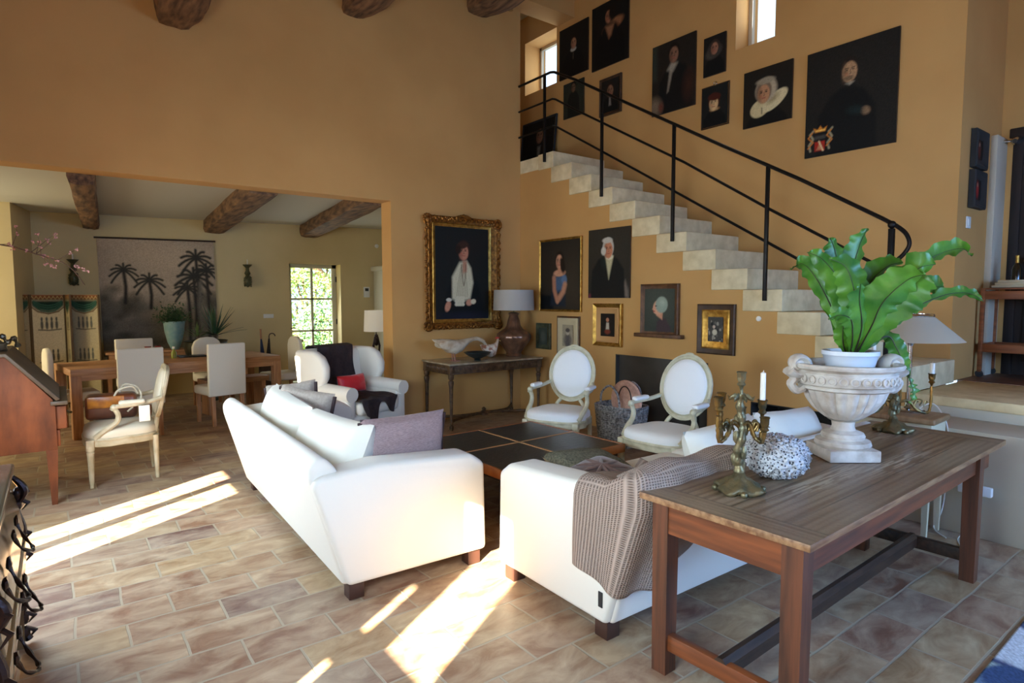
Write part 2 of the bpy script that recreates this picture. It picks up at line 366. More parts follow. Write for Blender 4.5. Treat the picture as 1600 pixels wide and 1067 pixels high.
# back wall with the wide opening to the dining room
w = MB().box(3.25, XR, YB, 6.90, 0, 6.3).box(-0.66, 3.25, YB, 6.90, 2.69, 6.3).build('wall_back', M_OCHRE, smooth=False); structure(w)
# left wall, out of view; openings added to shape sun patches and floor bounce
w = MB()
def left_wall(holes, y0, y1, z1):
    ys = sorted({y0, y1, *[h[0] for h in holes], *[h[1] for h in holes]})
    for a, b in zip(ys[:-1], ys[1:]):
        hs = sorted([(h[2], h[3]) for h in holes if h[0] <= a+1e-6 and h[1] >= b-1e-6]); z = 0
        for h0, h1 in hs:
            if h0 > z: w.box(-0.78, -0.66, a, b, z, h0)
            z = h1
        if z < z1: w.box(-0.78, -0.66, a, b, z, z1)
left_wall([(3.92, 4.31, 0.06, 0.98), (4.36, 4.73, 0.06, 1.00), (1.40, 1.53, 0.16, 0.86), (1.40, 1.53, 0.92, 1.18), (0.86, 1.29, 0.93, 1.75), (0.62, 0.82, 0.55, 0.86), (4.80, 5.02, 1.95, 2.4), (-2.3, -1.75, 0.05, 1.2)], -2.7, 6.90, 4.6)
structure(w.build('wall_left', M_OCHRE, smooth=False))
structure(MB().box(-0.66, 7.4, -2.7, -2.55, 0, 6.6).build('wall_front', M_OCHRE, smooth=False))
# lower stair wall: polygon under the steps, with the hearth and the log recess
NY, NZ, RUN, RISE = 5.937, 3.408, 0.3437, 0.1985
def nose(i): return NY-RUN*i, NZ-RISE*i
ZW = 0.83
w = MB()
prev = 6.64
def under(y): # underside of the steps at distance y
    i = max(0, math.ceil((NY-0.0-y)/RUN)); return NZ-RISE*i-RISE
segs = [6.64, 6.24]+[nose(i)[0]+0.04 for i in range(0, 13)]
niche = [(3.60, 4.845, 0.0, 0.90), (2.25, 3.13, 0.0, 0.58)]
ysx = sorted(set([round(v, 4) for v in segs+[n[0] for n in niche]+[n[1] for n in niche] if v > 1.85]+[1.85]))
for a, b in zip(ysx[:-1], ysx[1:]):
    mid = (a+b)/2; k = sum(1 for i in range(0, 13) if nose(i)[0]+0.04 > mid); top = NZ-0.19-RISE*k if k else (NZ-0.19 if mid < 6.24 else NZ-0.02)
    z0 = 0.0
    for n in niche:
        if n[0] <= a+1e-6 and n[1] >= b-1e-6: z0 = n[3]
    w.box(XR, XR+0.16, a, b, z0, top)
structure(w.build('wall_stair_lower', M_OCHRE, smooth=False))
M_HEARTH = mat('dark_hearth_plate', (66, 61, 54), 0.6, col2=(50, 46, 41), scale=3)
for k, ((a, b, c, d), dep, mm) in enumerate(((niche[0], 0.05, M_HEARTH), (niche[1], 0.45, M_BLACK))):
    o = MB().box(XR+dep, XR+dep+.03, a, b, 0, d).box(XR+.001, XR+dep, a, a+.012, 0, d).box(XR+.001, XR+dep, b-.012, b, 0, d).box(XR+.001, XR+dep, a, b, d-.012, d).build('trim_%d' % (1+10*k), mm, smooth=False); structure(o)
# upper stair wall with the two windows
w = MB()
def wall_holes(w, x0, x1, y0, y1, z0, z1, holes):
    ys = sorted({y0, y1, *[h[0] for h in holes], *[h[1] for h in holes]})
    for a, b in zip(ys[:-1], ys[1:]):
        z = z0
        for h in sorted([h for h in holes if h[0] <= a+1e-6 and h[1] >= b-1e-6], key=lambda h: h[2]):
            if h[2] > z: w.box(x0, x1, a, b, z, h[2])
            z = h[3]
        if z < z1: w.box(x0, x1, a, b, z, z1)
wall_holes(w, XU, XU+0.42, 2.0, 8.6, 0, 6.6, [(3.52, 3.975, 4.235, 5.3), (6.93, 7.68, 4.71, 5.50)])
structure(w.build('wall_stair_upper', M_OCHRE, smooth=False))
structure(MB().box(XR, XU, 6.55, 6.90, 5.50, 6.6).build('trim_2', M_OCHRE, smooth=False))
structure(MB().box(XR, XU, 8.5, 8.6, 3.4, 6.6).box(XR-0.1, XR, 6.90, 8.6, 3.2, 6.6).build('wall_landing', M_OCHRE, smooth=False))
structure(MB().box(XR, XU, 6.24, 8.5, NZ-0.19, NZ-0.01, 0.008).build('trim_3', M_STONE))
structure(MB().box(XR, XU, 6.90, 8.6, 5.9, 6.0).build('ceiling_landing', M_CEIL, smooth=False))
# stairwell windows
def window(n, y0, y1, z0, z1, x):
    o = MB().box(x, x+0.05, y0, y1, z0, z0+0.045).box(x, x+0.05, y0, y1, z1-0.045, z1).box(x, x+0.05, y0, y0+0.045, z0, z1).box(x, x+0.05, y1-0.045, y1, z0, z1).build('window_%d' % n, mat('window_paint_%d' % n, (196, 186, 166), 0.5), smooth=False)
    structure(o); MB().box(x+0.02, x+0.026, y0+0.04, y1-0.04, z0+0.04, z1-0.04).build('pane', M_GLASS, o, smooth=False)
window(1, 6.93, 7.68, 4.71, 5.50, XU+0.30); window(2, 3.52, 3.975, 4.235, 5.3, XU+0.24)
# right hand alcove: wall facing the room, wall with the dark door, raised platform
structure(MB().box(XU, 7.2, 1.85, 2.0, ZW, 6.6).build('wall_alcove', M_OCHRE, smooth=False))
structure(MB().box(7.08, 7.2, -2.7, 1.85, 3.02, 6.6).box(7.08, 7.2, 1.70, 1.85, ZW, 3.02).box(7.08, 7.2, -2.7, 0.7, ZW, 3.02).build('wall_right', M_OCHRE, smooth=False))
structure(MB().box(6.80, 7.10, 1.80, 1.853, ZW, 3.0, 0.006).build('trim_4', M_LOWW))  # added pale strip; its colour stands in for light on the alcove wall edge
d = MB().box(7.10, 7.16, 0.7, 1.70, ZW, 3.02).build('door_1', M_WOODDOOR, smooth=False); structure(d)
MB().box(7.075, 7.10, 0.62, 0.72, ZW, 3.06, 0.01).box(7.075, 7.10, 1.68, 1.76, ZW, 3.06, 0.01).box(7.07, 7.10, 0.60, 1.79, 3.0, 3.09, 0.012).build('door_frame', M_WOODDOOR, d)
q = MB()
for zz in (ZW+0.12, ZW+1.15):
    for yy in (0.78, 1.24): q.box(7.085, 7.10, yy, yy+0.38, zz, zz+0.85, 0.012)
q.build('door_panel', M_WOODDOOR, d)
MB().ball((7.06, 1.6, ZW+1.05), 0.03).build('door_knob', M_BRASS, d)
structure(MB().box(XR, 6.25, -2.7, 1.85, 0.0, ZW-0.07).box(6.25, 7.2, -2.7, 1.85, 0.0, ZW).build('floor_platform', M_LOWW, smooth=False))
structure(MB().box(XR-0.015, 6.25, -2.7, 1.81, ZW-0.07, ZW, 0.008).build('trim_5', M_STONE))
structure(MB().box(6.25, 7.08, -2.6, 1.85, ZW, ZW+0.004).build('trim_6', mat('brown_platform_tile', (122, 82, 58), 0.5, col2=(92, 62, 46), scale=4)))
structure(MB().box(4.68, XR-0.001, -2.6, 1.80, 0, 0.69, 0.008).build('trim_7', M_LOWW))
# ceilings
structure(MB().prism([(-0.8, 3.95), (7.3, 6.33), (7.3, 6.45), (-0.8, 4.1)], -2.7, 6.9, 'y').build('ceiling', M_OCHRE, smooth=False))
structure(MB().prism([(-2.6, 2.735), (5.6, 2.89), (5.6, 3.0), (-2.6, 3.0)], 6.90, 11.4, 'y').build('ceiling_dining', M_CEIL, smooth=False))
# dining room walls
w = MB(); 
w.box(-2.6, 3.309, YD, YD+0.30, 0, 3.0).box(4.30, 5.6, YD, YD+0.30, 0, 3.0).box(3.309, 4.30, YD, YD+0.30, 2.18, 3.0)
structure(w.build('wall_dining', M_CREAMW, smooth=False))
structure(MB().box(5.45, 5.55, 6.9, YD, 0, 3.0).build('wall_dining_right', M_CREAMW, smooth=False))
structure(MB().box(-2.6, -2.5, 6.9, YD, 0, 3.0).box(-2.6, -0.66, 6.80, 6.9, 0, 3.0).build('wall_dining_left', M_CREAMW, smooth=False))
structure(MB().prism([(-1.6, 10.15), (-0.405, 10.15), (-0.225, YD), (-1.6, YD)], 0, 2.80, 'z').build('trim_8', M_CREAMW, smooth=False))
structure(MB().box(3.215, 3.25, YB+0.001, 6.90, 0, 2.69).build('trim_9', M_OCHRE, smooth=False))
# garden door
gx0, gx1, gy = 3.36, 4.30, YD+0.22
d = MB().box(gx0, gx0+0.095, gy, gy+0.05, 0.02, 2.17, 0.005).box(gx1-0.085, gx1, gy, gy+0.05, 0.02, 2.17, 0.005).box(gx0, gx1, gy, gy+0.05, 2.10, 2.17, 0.005).box(gx0, gx1, gy, gy+0.05, 0.02, 0.40, 0.005).build('door_2', M_GREYP)
structure(d)
g = MB().box((gx0+gx1)/2-0.015, (gx0+gx1)/2+0.025, gy+0.005, gy+0.045, 0.4, 2.1)
for zz in (0.94, 1.53): g.box(gx0, gx1, gy+0.005, gy+0.045, zz-0.018, zz+0.018)
g.build('glazing_bar', M_GREYP, d, smooth=False)
MB().box(gx0+0.05, gx1-0.05, gy+0.022, gy+0.028, 0.38, 2.12).build('pane', M_GLASS, d, smooth=False)
MB().tube([(gx0+0.05, gy-0.01, 1.0), (gx0+0.05, gy-0.05, 1.0), (gx0+0.15, gy-0.05, 1.0)], 0.009).box(gx0+0.035, gx0+0.065, gy-0.008, gy, 0.9, 1.15).build('door_handle', M_IRON, d)
for sx in ((gx1-0.01, 0.3), (gx1-0.01, 1.05), (gx1-0.01, 1.85)): MB().tube([(sx[0], gy-0.01, sx[1]), (sx[0], gy-0.01, sx[1]+0.1)], 0.011).build('hinge', M_IRON, d)
structure(MB().box(3.309, 3.36, YD+0.001, YD+0.29, 0, 2.18).box(3.309, 4.30, YD, YD+0.29, 2.17, 2.19).build('trim_10', M_CREAMW, smooth=False))
# outdoors behind the garden door
structure(MB().box(-12, 22, 11.5, 34, -0.12, -0.06).build('floor_garden', mat('dry_lawn', (120, 132, 76), 0.95, col2=(168, 160, 112), scale=3), smooth=False))
M_LEAFG = mat('hedge_leaf', (104, 138, 64), 0.5, col2=(160, 184, 104), scale=4)
M_LEAFD = mat('shrub_leaf', (74, 120, 80), 0.5, col2=(118, 160, 114), scale=4)
M_BARK = mat('bark', (84, 68, 52), 0.9, bump=0.6, bscale=14)
def leaves(n, fn, sz, m, name, parent):
    b = MB(); rnd = random.Random(n); V = []
    for i in range(n):
        p = Vector(fn(rnd)); a = Vector((rnd.gauss(0, 1), rnd.gauss(0, 1), rnd.gauss(0, 1))).normalized(); c = a.orthogonal().normalized(); s = sz*rnd.uniform(.6, 1.3)
        q = [b.bm.verts.new(p+a*s), b.bm.verts.new(p+c*s*0.45), b.bm.verts.new(p-a*s), b.bm.verts.new(p-c*s*0.45)]; b.bm.faces.new(q)
    return b.build(name, m, parent, smooth=False)
def shrub(name, label, cat, x, y, rx, ry, h, n, m, sz=0.07, z0=0):
    t = thing(name, label, cat, (x, y, -0.06))
    def fn(r):
        a, u = r.uniform(0, 2*PI), r.uniform(-1, 1); k = r.uniform(.78, 1.03)
        return (rx*k*math.cos(a)*math.sqrt(1-u*u), ry*k*math.sin(a)*math.sqrt(1-u*u), z0+h/2+h/2*u*k)
    leaves(n, fn, sz, m, 'foliage', t)
    b = MB()
    for k in range(5): b.tube([(0, 0, 0), (rx*.4*math.cos(k*1.3), ry*.4*math.sin(k*1.3), z0+h*.6)], [0.05, 0.015])
    b.build('stem', M_BARK, t); return t
shrub('garden_shrub', 'bluish green leafy shrub low outside the glazed garden door', 'shrub', 6.2, 15.6, 1.3, 0.9, 1.75, 3800, M_LEAFD, 0.055)
shrub('garden_shrub', 'yellow green bush outside seen through the middle panes of the garden door', 'shrub', 5.5, 17.6, 1.6, 1.0, 2.5, 4200, M_LEAFG, 0.07)
t = shrub('garden_tree', 'tree with a dark slanting branch seen through the top panes of the garden door', 'tree', 6.6, 19.2, 2.6, 1.4, 3.2, 3600, M_LEAFG, 0.08, 1.9)
MB().tube([(0.9, -0.4, 0), (0.5, -0.5, 1.8), (-1.0, -1.5, 3.2), (-2.2, -1.6, 3.9)], [0.16, 0.13, 0.09, 0.05]).build('trunk', M_BARK, t)
# ceiling beams
def rough_beam(pts, rx, rz, name, label, seed, taper0=1.0):
    """rough hewn square-ish log along pts"""
    b = MB(); P = [Vector(p) for p in pts]; n = 26; rings = []; rnd = random.Random(seed)
    for i in range(n+1):
        t = i/n*(len(P)-1); k = min(int(t), len(P)-2); p = P[k].lerp(P[k+1], t-k)
        kk = (taper0+(1-taper0)*min(1, i/(n*.22)))
        ring = []
        for j in range(16):
            a = 2*PI*j/16; c, s_ = math.cos(a), math.sin(a); sq = (abs(c)**5+abs(s_)**5)**(-1/5)
            w_ = 1+0.10*noise.noise(Vector((i*.28+seed*9, c*1.3, s_*1.3)))
            ring.append(b.bm.verts.new(p+Vector((rx*c*sq*w_*kk, 0, rz*s_*sq*w_*kk))))
        rings.append(ring)
    for A, B in zip(rings[:-1], rings[1:]):
        for j in range(16): b.bm.faces.new((A[j], A[(j+1) % 16], B[(j+1) % 16], B[j]))
    b.bm.faces.new(rings[0][::-1]); b.bm.faces.new(rings[-1]); bmesh.ops.recalc_face_normals(b.bm, faces=b.bm.faces[:])
    o = b.build(name, M_BEAM, ang=50); return tag(o, label, 'beam')
rough_beam([(1.015, 6.66, 4.22), (0.98, 5.6, 4.22), (0.9, 4.0, 4.22)], 0.205, 0.185, 'ceiling_beam', 'rough old ceiling beam above the left part of the ochre wall', 1, 0.68)
rough_beam([(2.80, 6.66, 4.78), (2.80, 5.6, 4.78), (2.8, 4.0, 4.78)], 0.20, 0.17, 'ceiling_beam', 'rough old ceiling beam end above the middle of the ochre wall', 2, 0.65)
rough_beam([(4.46, 6.66, 5.25), (4.42, 5.6, 5.25), (4.4, 4.0, 5.25)], 0.24, 0.19, 'ceiling_beam', 'rough old ceiling beam at top beside the stair corner carrying a tiny spotlight', 3, 0.65)
rough_beam([(0.245, 6.93, 2.72), (0.475, 11.03, 2.70)], 0.108, 0.13, 'dining_beam', 'rough brown beam on the dining ceiling left of the landscape hanging', 4)
rough_beam([(1.86, 6.93, 2.79), (2.16, 11.03, 2.74)], 0.165, 0.13, 'dining_beam', 'rough brown beam on the dining ceiling right of the landscape hanging', 5)
rough_beam([(3.15, 6.93, 2.79), (3.73, 11.03, 2.76)], 0.18, 0.12, 'dining_beam', 'rough brown beam on the dining ceiling above the garden door', 6)
t = thing('ceiling_spotlight', 'tiny chrome spotlight clipped to the beam beside the stair corner', 'spotlight', (4.78, 6.4, 5.24))
MB().tube([(-0.12, 0, 0.0), (0, -0.02, -0.02)], 0.008).build('arm', M_IRON, t)
MB().lathe([(0.015, 0), (0.032, -0.02), (0.034, -0.05)], 14, M=T(0.01, -0.02, 0)).build('lamp_head', M_CHROME, t)
# ---------------------------------------------------------------- stone staircase
st = thing('stone_staircase', 'pale limestone open staircase climbing the ochre wall above the portraits', 'staircase', (XR, 2.0, ZW))
for i in range(0, 13):
    y, z = nose(i)
    if z < ZW+0.1: break
    back = 6.24 if i == 0 else y+RUN+0.045
    b = MB().box(-0.018, XU-XR, y-2.0, back-2.0, z-RISE+0.001-ZW, z-ZW, 0.009, 2)
    b.build('step', M_STONE, st)
# ---------------------------------------------------------------- iron railing
rl = thing('stair_railing', 'thin black iron railing with three rails running up the stone stairs', 'railing', (5.11, 0, 0))
def rail(off, pts, r): return
H0 = [(0, 6.62, 4.377), (0, 5.97, 4.377), (0, 5.90, 4.36), (0, 5.50, 4.152), (0, 4.493, 3.57), (0, 3.462, 2.977), (0, 2.708, 2.552), (0, 2.05, 2.155), (0, 1.95, 2.09), (0, 1.885, 2.03), (0, 1.855, 1.95), (0, 1.885, 1.88), (0, 1.96, 1.81), (0, 2.06, 1.74)]
MB().tube(H0[:-6]+[tuple(p) for p in bez(H0[-6:], 5)], 0.016, 8).build('handrail', M_IRON, rl)
MB().tube([(0, 6.62, 4.042), (0, 5.93, 4.042), (0, 5.87, 4.02), (0, 5.497, 3.80), (0, 3.898, 2.90), (0, 2.99, 2.34), (0, 2.06, 1.79)], 0.013, 8).build('rail', M_IRON, rl)
MB().tube([(0, 6.62, 3.704), (0, 5.92, 3.704), (0, 5.846, 3.68), (0, 4.481, 2.90), (0, 3.66, 2.425), (0, 2.628, 1.834), (0, 2.04, 1.49)], 0.013, 8).build('rail', M_IRON, rl)
for yy, z0, z1 in ((6.084, 3.29, 4.37), (5.06, 2.716, 3.89), (4.036, 2.126, 3.31), (3.0, 1.519, 2.71)):
    MB().box(-0.015, 0.015, yy-0.015, yy+0.015, z0, z1, 0.003).build('post', M_IRON, rl)
p = MB().box(-0.019, 0.019, 1.96, 1.998, 1.03, 2.07, 0.003).build('post', M_IRON, rl)
MB().ball((0, 1.979, 2.10), 0.03).build('ball_finial', M_IRON, rl)
# small ivory knob on the wall below the stairs
tag(MB().lathe([(0.0, 0), (0.024, 0.002), (0.024, 0.012), (0.012, 0.018)], 14, M=T(XR, 3.07, 1.355) @ Matrix.Rotation(-PI/2, 4, 'Y')).build('wall_button', M_WAX), 'tiny round ivory knob on the ochre wall just under the stone steps', 'knob')

# ---------------------------------------------------------------- pictures
def frame_mesh(w, h, fw, dep, steps=1, bev=0.004):
    """rectangular moulding round an opening w x h, base of opening at z=0"""
    b = MB(); X, Z0, Z1 = w/2, 0, h
    prof = [(0, -dep*0.45), (fw*0.25, -dep*0.6), (fw*0.5, -dep*0.75), (fw*0.8, -dep), (fw, -dep*0.8), (fw, 0)]
    V = []
    for o, y in prof: V.append([b.bm.verts.new(p) for p in ((-X-o, y, Z0-o), (X+o, y, Z0-o), (X+o, y, Z1+o), (-X-o, y, Z1+o))])
    V.append([b.bm.verts.new(p) for p in ((-X, 0, Z0), (X, 0, Z0), (X, 0, Z1), (-X, 0, Z1))])
    for A, B in zip(V, V[1:]+V[:1]):
        for k in range(4): b.bm.faces.new((A[k], A[(k+1) % 4], B[(k+1) % 4], B[k]))
    bmesh.ops.recalc_face_normals(b.bm, faces=b.bm.faces[:])
    return b
def picture(P, name, label, loc, rot, fw=0.0, fm=None, dep=0.035, inner=None, cat='painting', group=None, lean=0.0, extra=None, roll=0.0):
    """loc is bottom centre of the whole picture on its wall"""
    t = thing(name, label, cat, loc, rot, group)
    if lean or roll: t.rotation_euler = (lean, roll, rot)
    iw = inner[0] if inner else 0
    o = P.mesh('canvas', M_CANVAS, t, (0, -0.022, fw+iw))
    if not fm: MB().box(-P.w/2, P.w/2, -0.021, -0.002, 0, P.h, 0.002).build('stretcher', M_DFRAME, t)
    if inner:
        frame_mesh(P.w, P.h, iw, 0.03).build('slip', inner[1], t, loc=(0, -0.003, fw+iw))
    if fm: frame_mesh(P.w+2*iw, P.h+2*iw, fw, dep).build('frame', fm, t, loc=(0, -0.002, fw))
    if extra: extra(t)
    return t
RW = -PI/2
NEARBLK = (22, 21, 19)
def suit(P, cx, top, c=(16, 16, 16), wd=0.36):
    P.p([(cx-wd, -0.05), (cx-wd*.92, top-0.22), (cx-wd*.55, top-0.06), (cx-0.06, top), (cx+0.06, top), (cx+wd*.55, top-0.06), (cx+wd*.92, top-0.22), (cx+wd, -0.05)], c, 0.02)
# big portrait with a coat of arms
P = Paint(0.82, 1.0, (26, 24, 21), 110); P.e(.62, .7, .7, .5, (36, 33, 28), 1.5, 0, .6); suit(P, .47, .60, (14, 15, 15), .34)
P.face(.49, .735, .095, (176, 136, 98), (34, 26, 20), .2); P.e(.49, .67, .05, .02, (120, 96, 70), .6); P.p([(.45, .625), (.5, .605), (.55, .63), (.5, .64)], (150, 140, 120), .01)
P.e(.68, .34, .05, .035, (150, 118, 86), .7, -30, .8); P.e(.58, .36, .1, .04, (26, 40, 38), .9, -15, .7)
for cx in (.07, .29): P.line([(cx, .06), (cx-.02, .12), (cx+.03, .17), (cx-.01, .22), (cx+.03, .25)], .012, (150, 140, 110)); P.line([(cx-.03, .09), (cx+.03, .14), (cx-.03, .19), (cx+.02, .235)], .008, (196, 120, 50))
P.p([(.12, .05), (.24, .05), (.24, .14), (.12, .14)], (168, 40, 26), .006); P.p([(.14, .06), (.20, .06), (.18, .13)], (196, 130, 90), .006); P.line([(.17, .14), (.22, .05)], .01, (230, 190, 140))
P.p([(.12, .23), (.24, .23), (.26, .275), (.21, .255), (.18, .29), (.15, .255), (.10, .275)], (206, 128, 40), .006); P.line([(.13, .18), (.23, .18)], .02, (70, 66, 60)); P.line([(.13, .245), (.23, .245)], .008, (240, 190, 90))
P.grain(.25)
picture(P, 'portrait_painting', 'largest dark portrait on the stair wall, man in black above a red coat of arms', (XU-.002, 2.745, 2.925), RW)
# woman with bare shoulders, top
P = Paint(0.665, 0.83, (20, 19, 17), 80); suit(P, .5, .60, (12, 12, 12), .42); P.e(.58, .60, .28, .09, (150, 100, 66), .4, 14); P.e(.5, .53, .24, .13, (14, 14, 14), .4)
P.p([(.38, .62), (.62, .62), (.54, .46), (.48, .42)], (150, 104, 72), .03); P.face(.47, .77, .1, (168, 112, 80), (22, 16, 12), -.3); P.e(.56, .80, .1, .13, (24, 18, 14), .5, 0, .8); P.grain(.2)
picture(P, 'portrait_painting', 'dark unframed portrait of a woman with bare shoulders at the top of the stair wall', (XU-.002, 5.84, 4.63), RW)
P = Paint(0.595, 0.70, (20, 19, 17), 70); suit(P, .5, .52, (12, 12, 12), .38); P.e(.5, .52, .1, .045, (170, 164, 150), .4); P.face(.51, .64, .105, (160, 116, 88), (24, 18, 14)); P.line([(.5, .45), (.49, .33)], .012, (80, 70, 60)); P.grain(.2)
picture(P, 'portrait_painting', 'dark portrait of a figure with a small white collar beside the landing window', (XU-.002, 6.545, 4.698), RW)
P = Paint(0.42, 0.49, (38, 40, 34), 50); P.e(.5, .5, .5, .5, (46, 50, 40), 1.2); suit(P, .5, .74, (24, 26, 22), .3); P.face(.5, .83, .12, (104, 78, 58), (18, 15, 12)); P.grain(.25)
picture(P, 'portrait_painting', 'small murky greenish full figure portrait under the landing window pictures', (XU-.002, 6.54, 4.125), RW)
P = Paint(0.32, 0.42, (34, 30, 26), 50); suit(P, .5, .5, (18, 17, 16), .45); P.p([(.42, .2), (.56, .2), (.52, .45), (.44, .45)], (130, 122, 112), .03); P.face(.5, .66, .2, (140, 100, 76), (40, 28, 20)); P.grain(.2)
picture(P, 'portrait_painting', 'small dark framed portrait of a man in white shirt behind the second railing post', (XU-.002, 5.82, 3.985), RW, .036, M_DFRAME)
P = Paint(0.635, 0.83, (36, 31, 25), 80); P.p([(0, .5), (.12, .5), (.12, 1), (0, 1)], (48, 54, 46), .05); suit(P, .55, .66, (20, 19, 18), .4); P.p([(.36, .28), (.4, .3), (.5, .6), (.42, .62)], (140, 130, 112), .02)
P.p([(.36, .6), (.5, .56), (.6, .66), (.46, .7)], (154, 146, 128), .03); P.face(.51, .8, .12, (140, 100, 76), (28, 20, 15)); P.e(.08, .12, .16, .14, (120, 104, 84), .8, 20, .8); P.e(.22, .1, .06, .07, (110, 60, 44), .8, 0, .8); P.e(.85, .3, .12, .2, (64, 38, 26), 1.0, 0, .7); P.grain(.2)
picture(P, 'portrait_painting', 'dark half length portrait of a man with a hanging white cravat, third post along', (XU-.002, 4.79, 3.783), RW)
P = Paint(0.285, 0.43, (30, 26, 23), 50); suit(P, .5, .5, (16, 15, 15), .45); P.e(.46, .58, .36, .15, (74, 68, 60), .5, 15); P.e(.48, .64, .3, .2, (60, 54, 48), .4); P.face(.5, .68, .19, (150, 104, 80), (56, 44, 36)); P.grain(.2)
picture(P, 'portrait_painting', 'small dark portrait of a face in a soft grey ruff, topmost of the small pair', (XU-.002, 4.222, 4.045), RW)
def hangring(h):
    def fn(t): MB().tube([(0.02*math.cos(a*.6), -.02, h+.012+.02*math.sin(a*.6)) for a in range(11)], .004, 6, closed=True).build('hanging_ring', M_CHROME, t)
    return fn
P = Paint(0.33, 0.44, (26, 27, 25), 56); suit(P, .5, .42, (12, 13, 13), .46); P.e(.5, .42, .2, .05, (140, 104, 64), .4); P.p([(.36, .4), (.62, .4), (.6, .56), (.38, .56)], (206, 168, 116), .02)
P.face(.47, .58, .2, (214, 174, 122), (70, 34, 20), -.2); P.e(.48, .73, .25, .09, (74, 30, 20), .3, -4); P.grain(.15)
picture(P, 'portrait_painting', 'small portrait of a pale young face under a red brown cap with a hanging ring', (XU-.002, 4.205, 3.468), RW, .012, M_DFRAME, .02, extra=hangring(.465))
P = Paint(0.54, 0.585, (30, 25, 19), 80); suit(P, .5, .3, (16, 14, 13), .45); P.e(.36, .30, .21, .15, (206, 186, 138), .15, 20); P.e(.66, .38, .29, .12, (212, 194, 148), .15, 32); P.e(.62, .42, .16, .07, (160, 140, 100), .6, 32, .6)
P.e(.48, .60, .22, .21, (176, 158, 130), .3); P.face(.43, .55, .145, (184, 132, 92), (120, 100, 80), 0); P.line([(.40, .3), (.40, .2)], .01, (100, 84, 60)); P.e(.46, .76, .19, .055, (150, 136, 112), .5); P.grain(.15)
picture(P, 'portrait_painting', 'dark portrait of an old woman in a wide cream ruff beside the largest portrait', (XU-.002, 3.575, 3.36), RW)
P = Paint(0.74, 0.80, (22, 21, 20), 60); suit(P, .5, .6, (14, 14, 14), .35); P.face(.55, .72, .12, (128, 96, 76), (26, 20, 16)); P.p([(.52, .2), (.58, .2), (.6, .52), (.5, .52)], (110, 104, 96), .03); P.grain(.2)
picture(P, 'portrait_painting', 'dim framed portrait standing on the landing floor and leaning on the wall', (XU-.09, 7.29, NZ-.01), RW, .03, M_BLACK, lean=-.10)
# lower stair wall
P = Paint(0.74, 0.87, (34, 29, 23), 100); P.e(.75, .35, .6, .35, (74, 62, 46), 1.8, 0, .5); P.e(.3, .8, .5, .4, (48, 42, 34), 1.6, 0, .5); P.p([(0, .0), (.34, 0), (.34, .2), (0, .22)], (14, 15, 17), .02)
P.p([(.26, .05), (.66, .04), (.66, .3), (.60, .50), (.34, .52), (.30, .3)], (30, 38, 48), .02); P.p([(.34, .47), (.62, .50), (.66, .42), (.62, .28), (.42, .26)], (74, 96, 122), .03)
P.e(.62, .43, .07, .07, (92, 116, 146), .5); P.e(.5, .53, .15, .05, (206, 150, 116), .4, 3); P.p([(.45, .52), (.55, .52), (.54, .62), (.47, .62)], (196, 140, 106), .015)
P.line([(.64, .36), (.60, .26), (.49, .16)], .05, (190, 134, 102)); P.line([(.36, .46), (.37, .28), (.44, .14)], .045, (180, 124, 94)); P.e(.45, .13, .045, .05, (186, 130, 98), .5)
P.face(.50, .70, .10, (206, 150, 118), (30, 20, 14), -.2); P.e(.58, .64, .06, .12, (30, 20, 14), .5, 10); P.grain(.12)
picture(P, 'portrait_painting', 'gilt framed portrait of a young woman in a blue off-shoulder dress', (XR-.002, 5.80, 1.372), RW, .028, M_GILTB, .03)
P = Paint(0.655, 0.80, (40, 36, 29), 100); P.e(.5, .7, .6, .4, (58, 52, 42), 1.8, 0, .5); P.p([(0, 0), (.75, 0), (.55, .075), (.02, .06)], (112, 50, 60), .02); P.p([(.7, .03), (.98, 0), (.98, .1), (.9, .25)], (116, 104, 92), .03)
suit(P, .48, .62, (18, 18, 18), .42); P.e(.45, .52, .12, .1, (32, 42, 36), .8, 0, .6); P.p([(.43, .58), (.62, .60), (.56, .42), (.51, .27)], (190, 180, 140), .02); P.e(.52, .59, .09, .04, (214, 206, 176), .4)
P.face(.49, .70, .12, (192, 126, 92), (186, 180, 166), .2); P.e(.38, .68, .06, .06, (196, 190, 176), .4); P.e(.47, .83, .12, .04, (190, 184, 170), .4); P.grain(.15)
picture(P, 'portrait_painting', 'unframed portrait of a white-wigged man in dark coat and cream cravat', (XR-.002, 4.95, 1.545), RW)
def ledge(t): MB().box(-.315, .315, -.07, -.001, -.012, .03, .008).build('frame_ledge', M_BFRAME, t)
P = Paint(0.40, 0.455, (58, 62, 54), 80); P.e(.5, .7, .5, .4, (72, 78, 66), 1.3, 0, .6); P.p([(.38, -.05), (.42, .22), (.56, .34), (.72, .3), (.88, .1), (.9, -.05)], (66, 52, 54), .03); P.p([(.40, .38), (.60, .28), (.62, .5), (.44, .5)], (196, 140, 110), .02)
P.e(.46, .56, .17, .17, (206, 154, 122), .2); P.p([(.32, .6), (.26, .52), (.33, .5), (.31, .45), (.36, .42), (.42, .6)], (206, 150, 118), .015); P.e(.57, .63, .20, .19, (146, 158, 140), .2, -10); P.e(.60, .68, .1, .08, (172, 180, 160), .8, 0, .6)
P.line([(.36, .60), (.41, .60)], .012, (70, 40, 34)); P.line([(.30, .475), (.35, .475)], .012, (150, 60, 54)); P.grain(.12)
picture(P, 'portrait_painting', 'brown framed profile of a figure in a pale green cap, under the stone steps', (XR-.002, 4.20, 1.135), RW, .052, M_BFRAME, .04, extra=ledge)
P = Paint(0.17, 0.22, (62, 66, 56), 30); P.e(.5, .45, .3, .35, (86, 88, 76), .7); P.grain(.1)
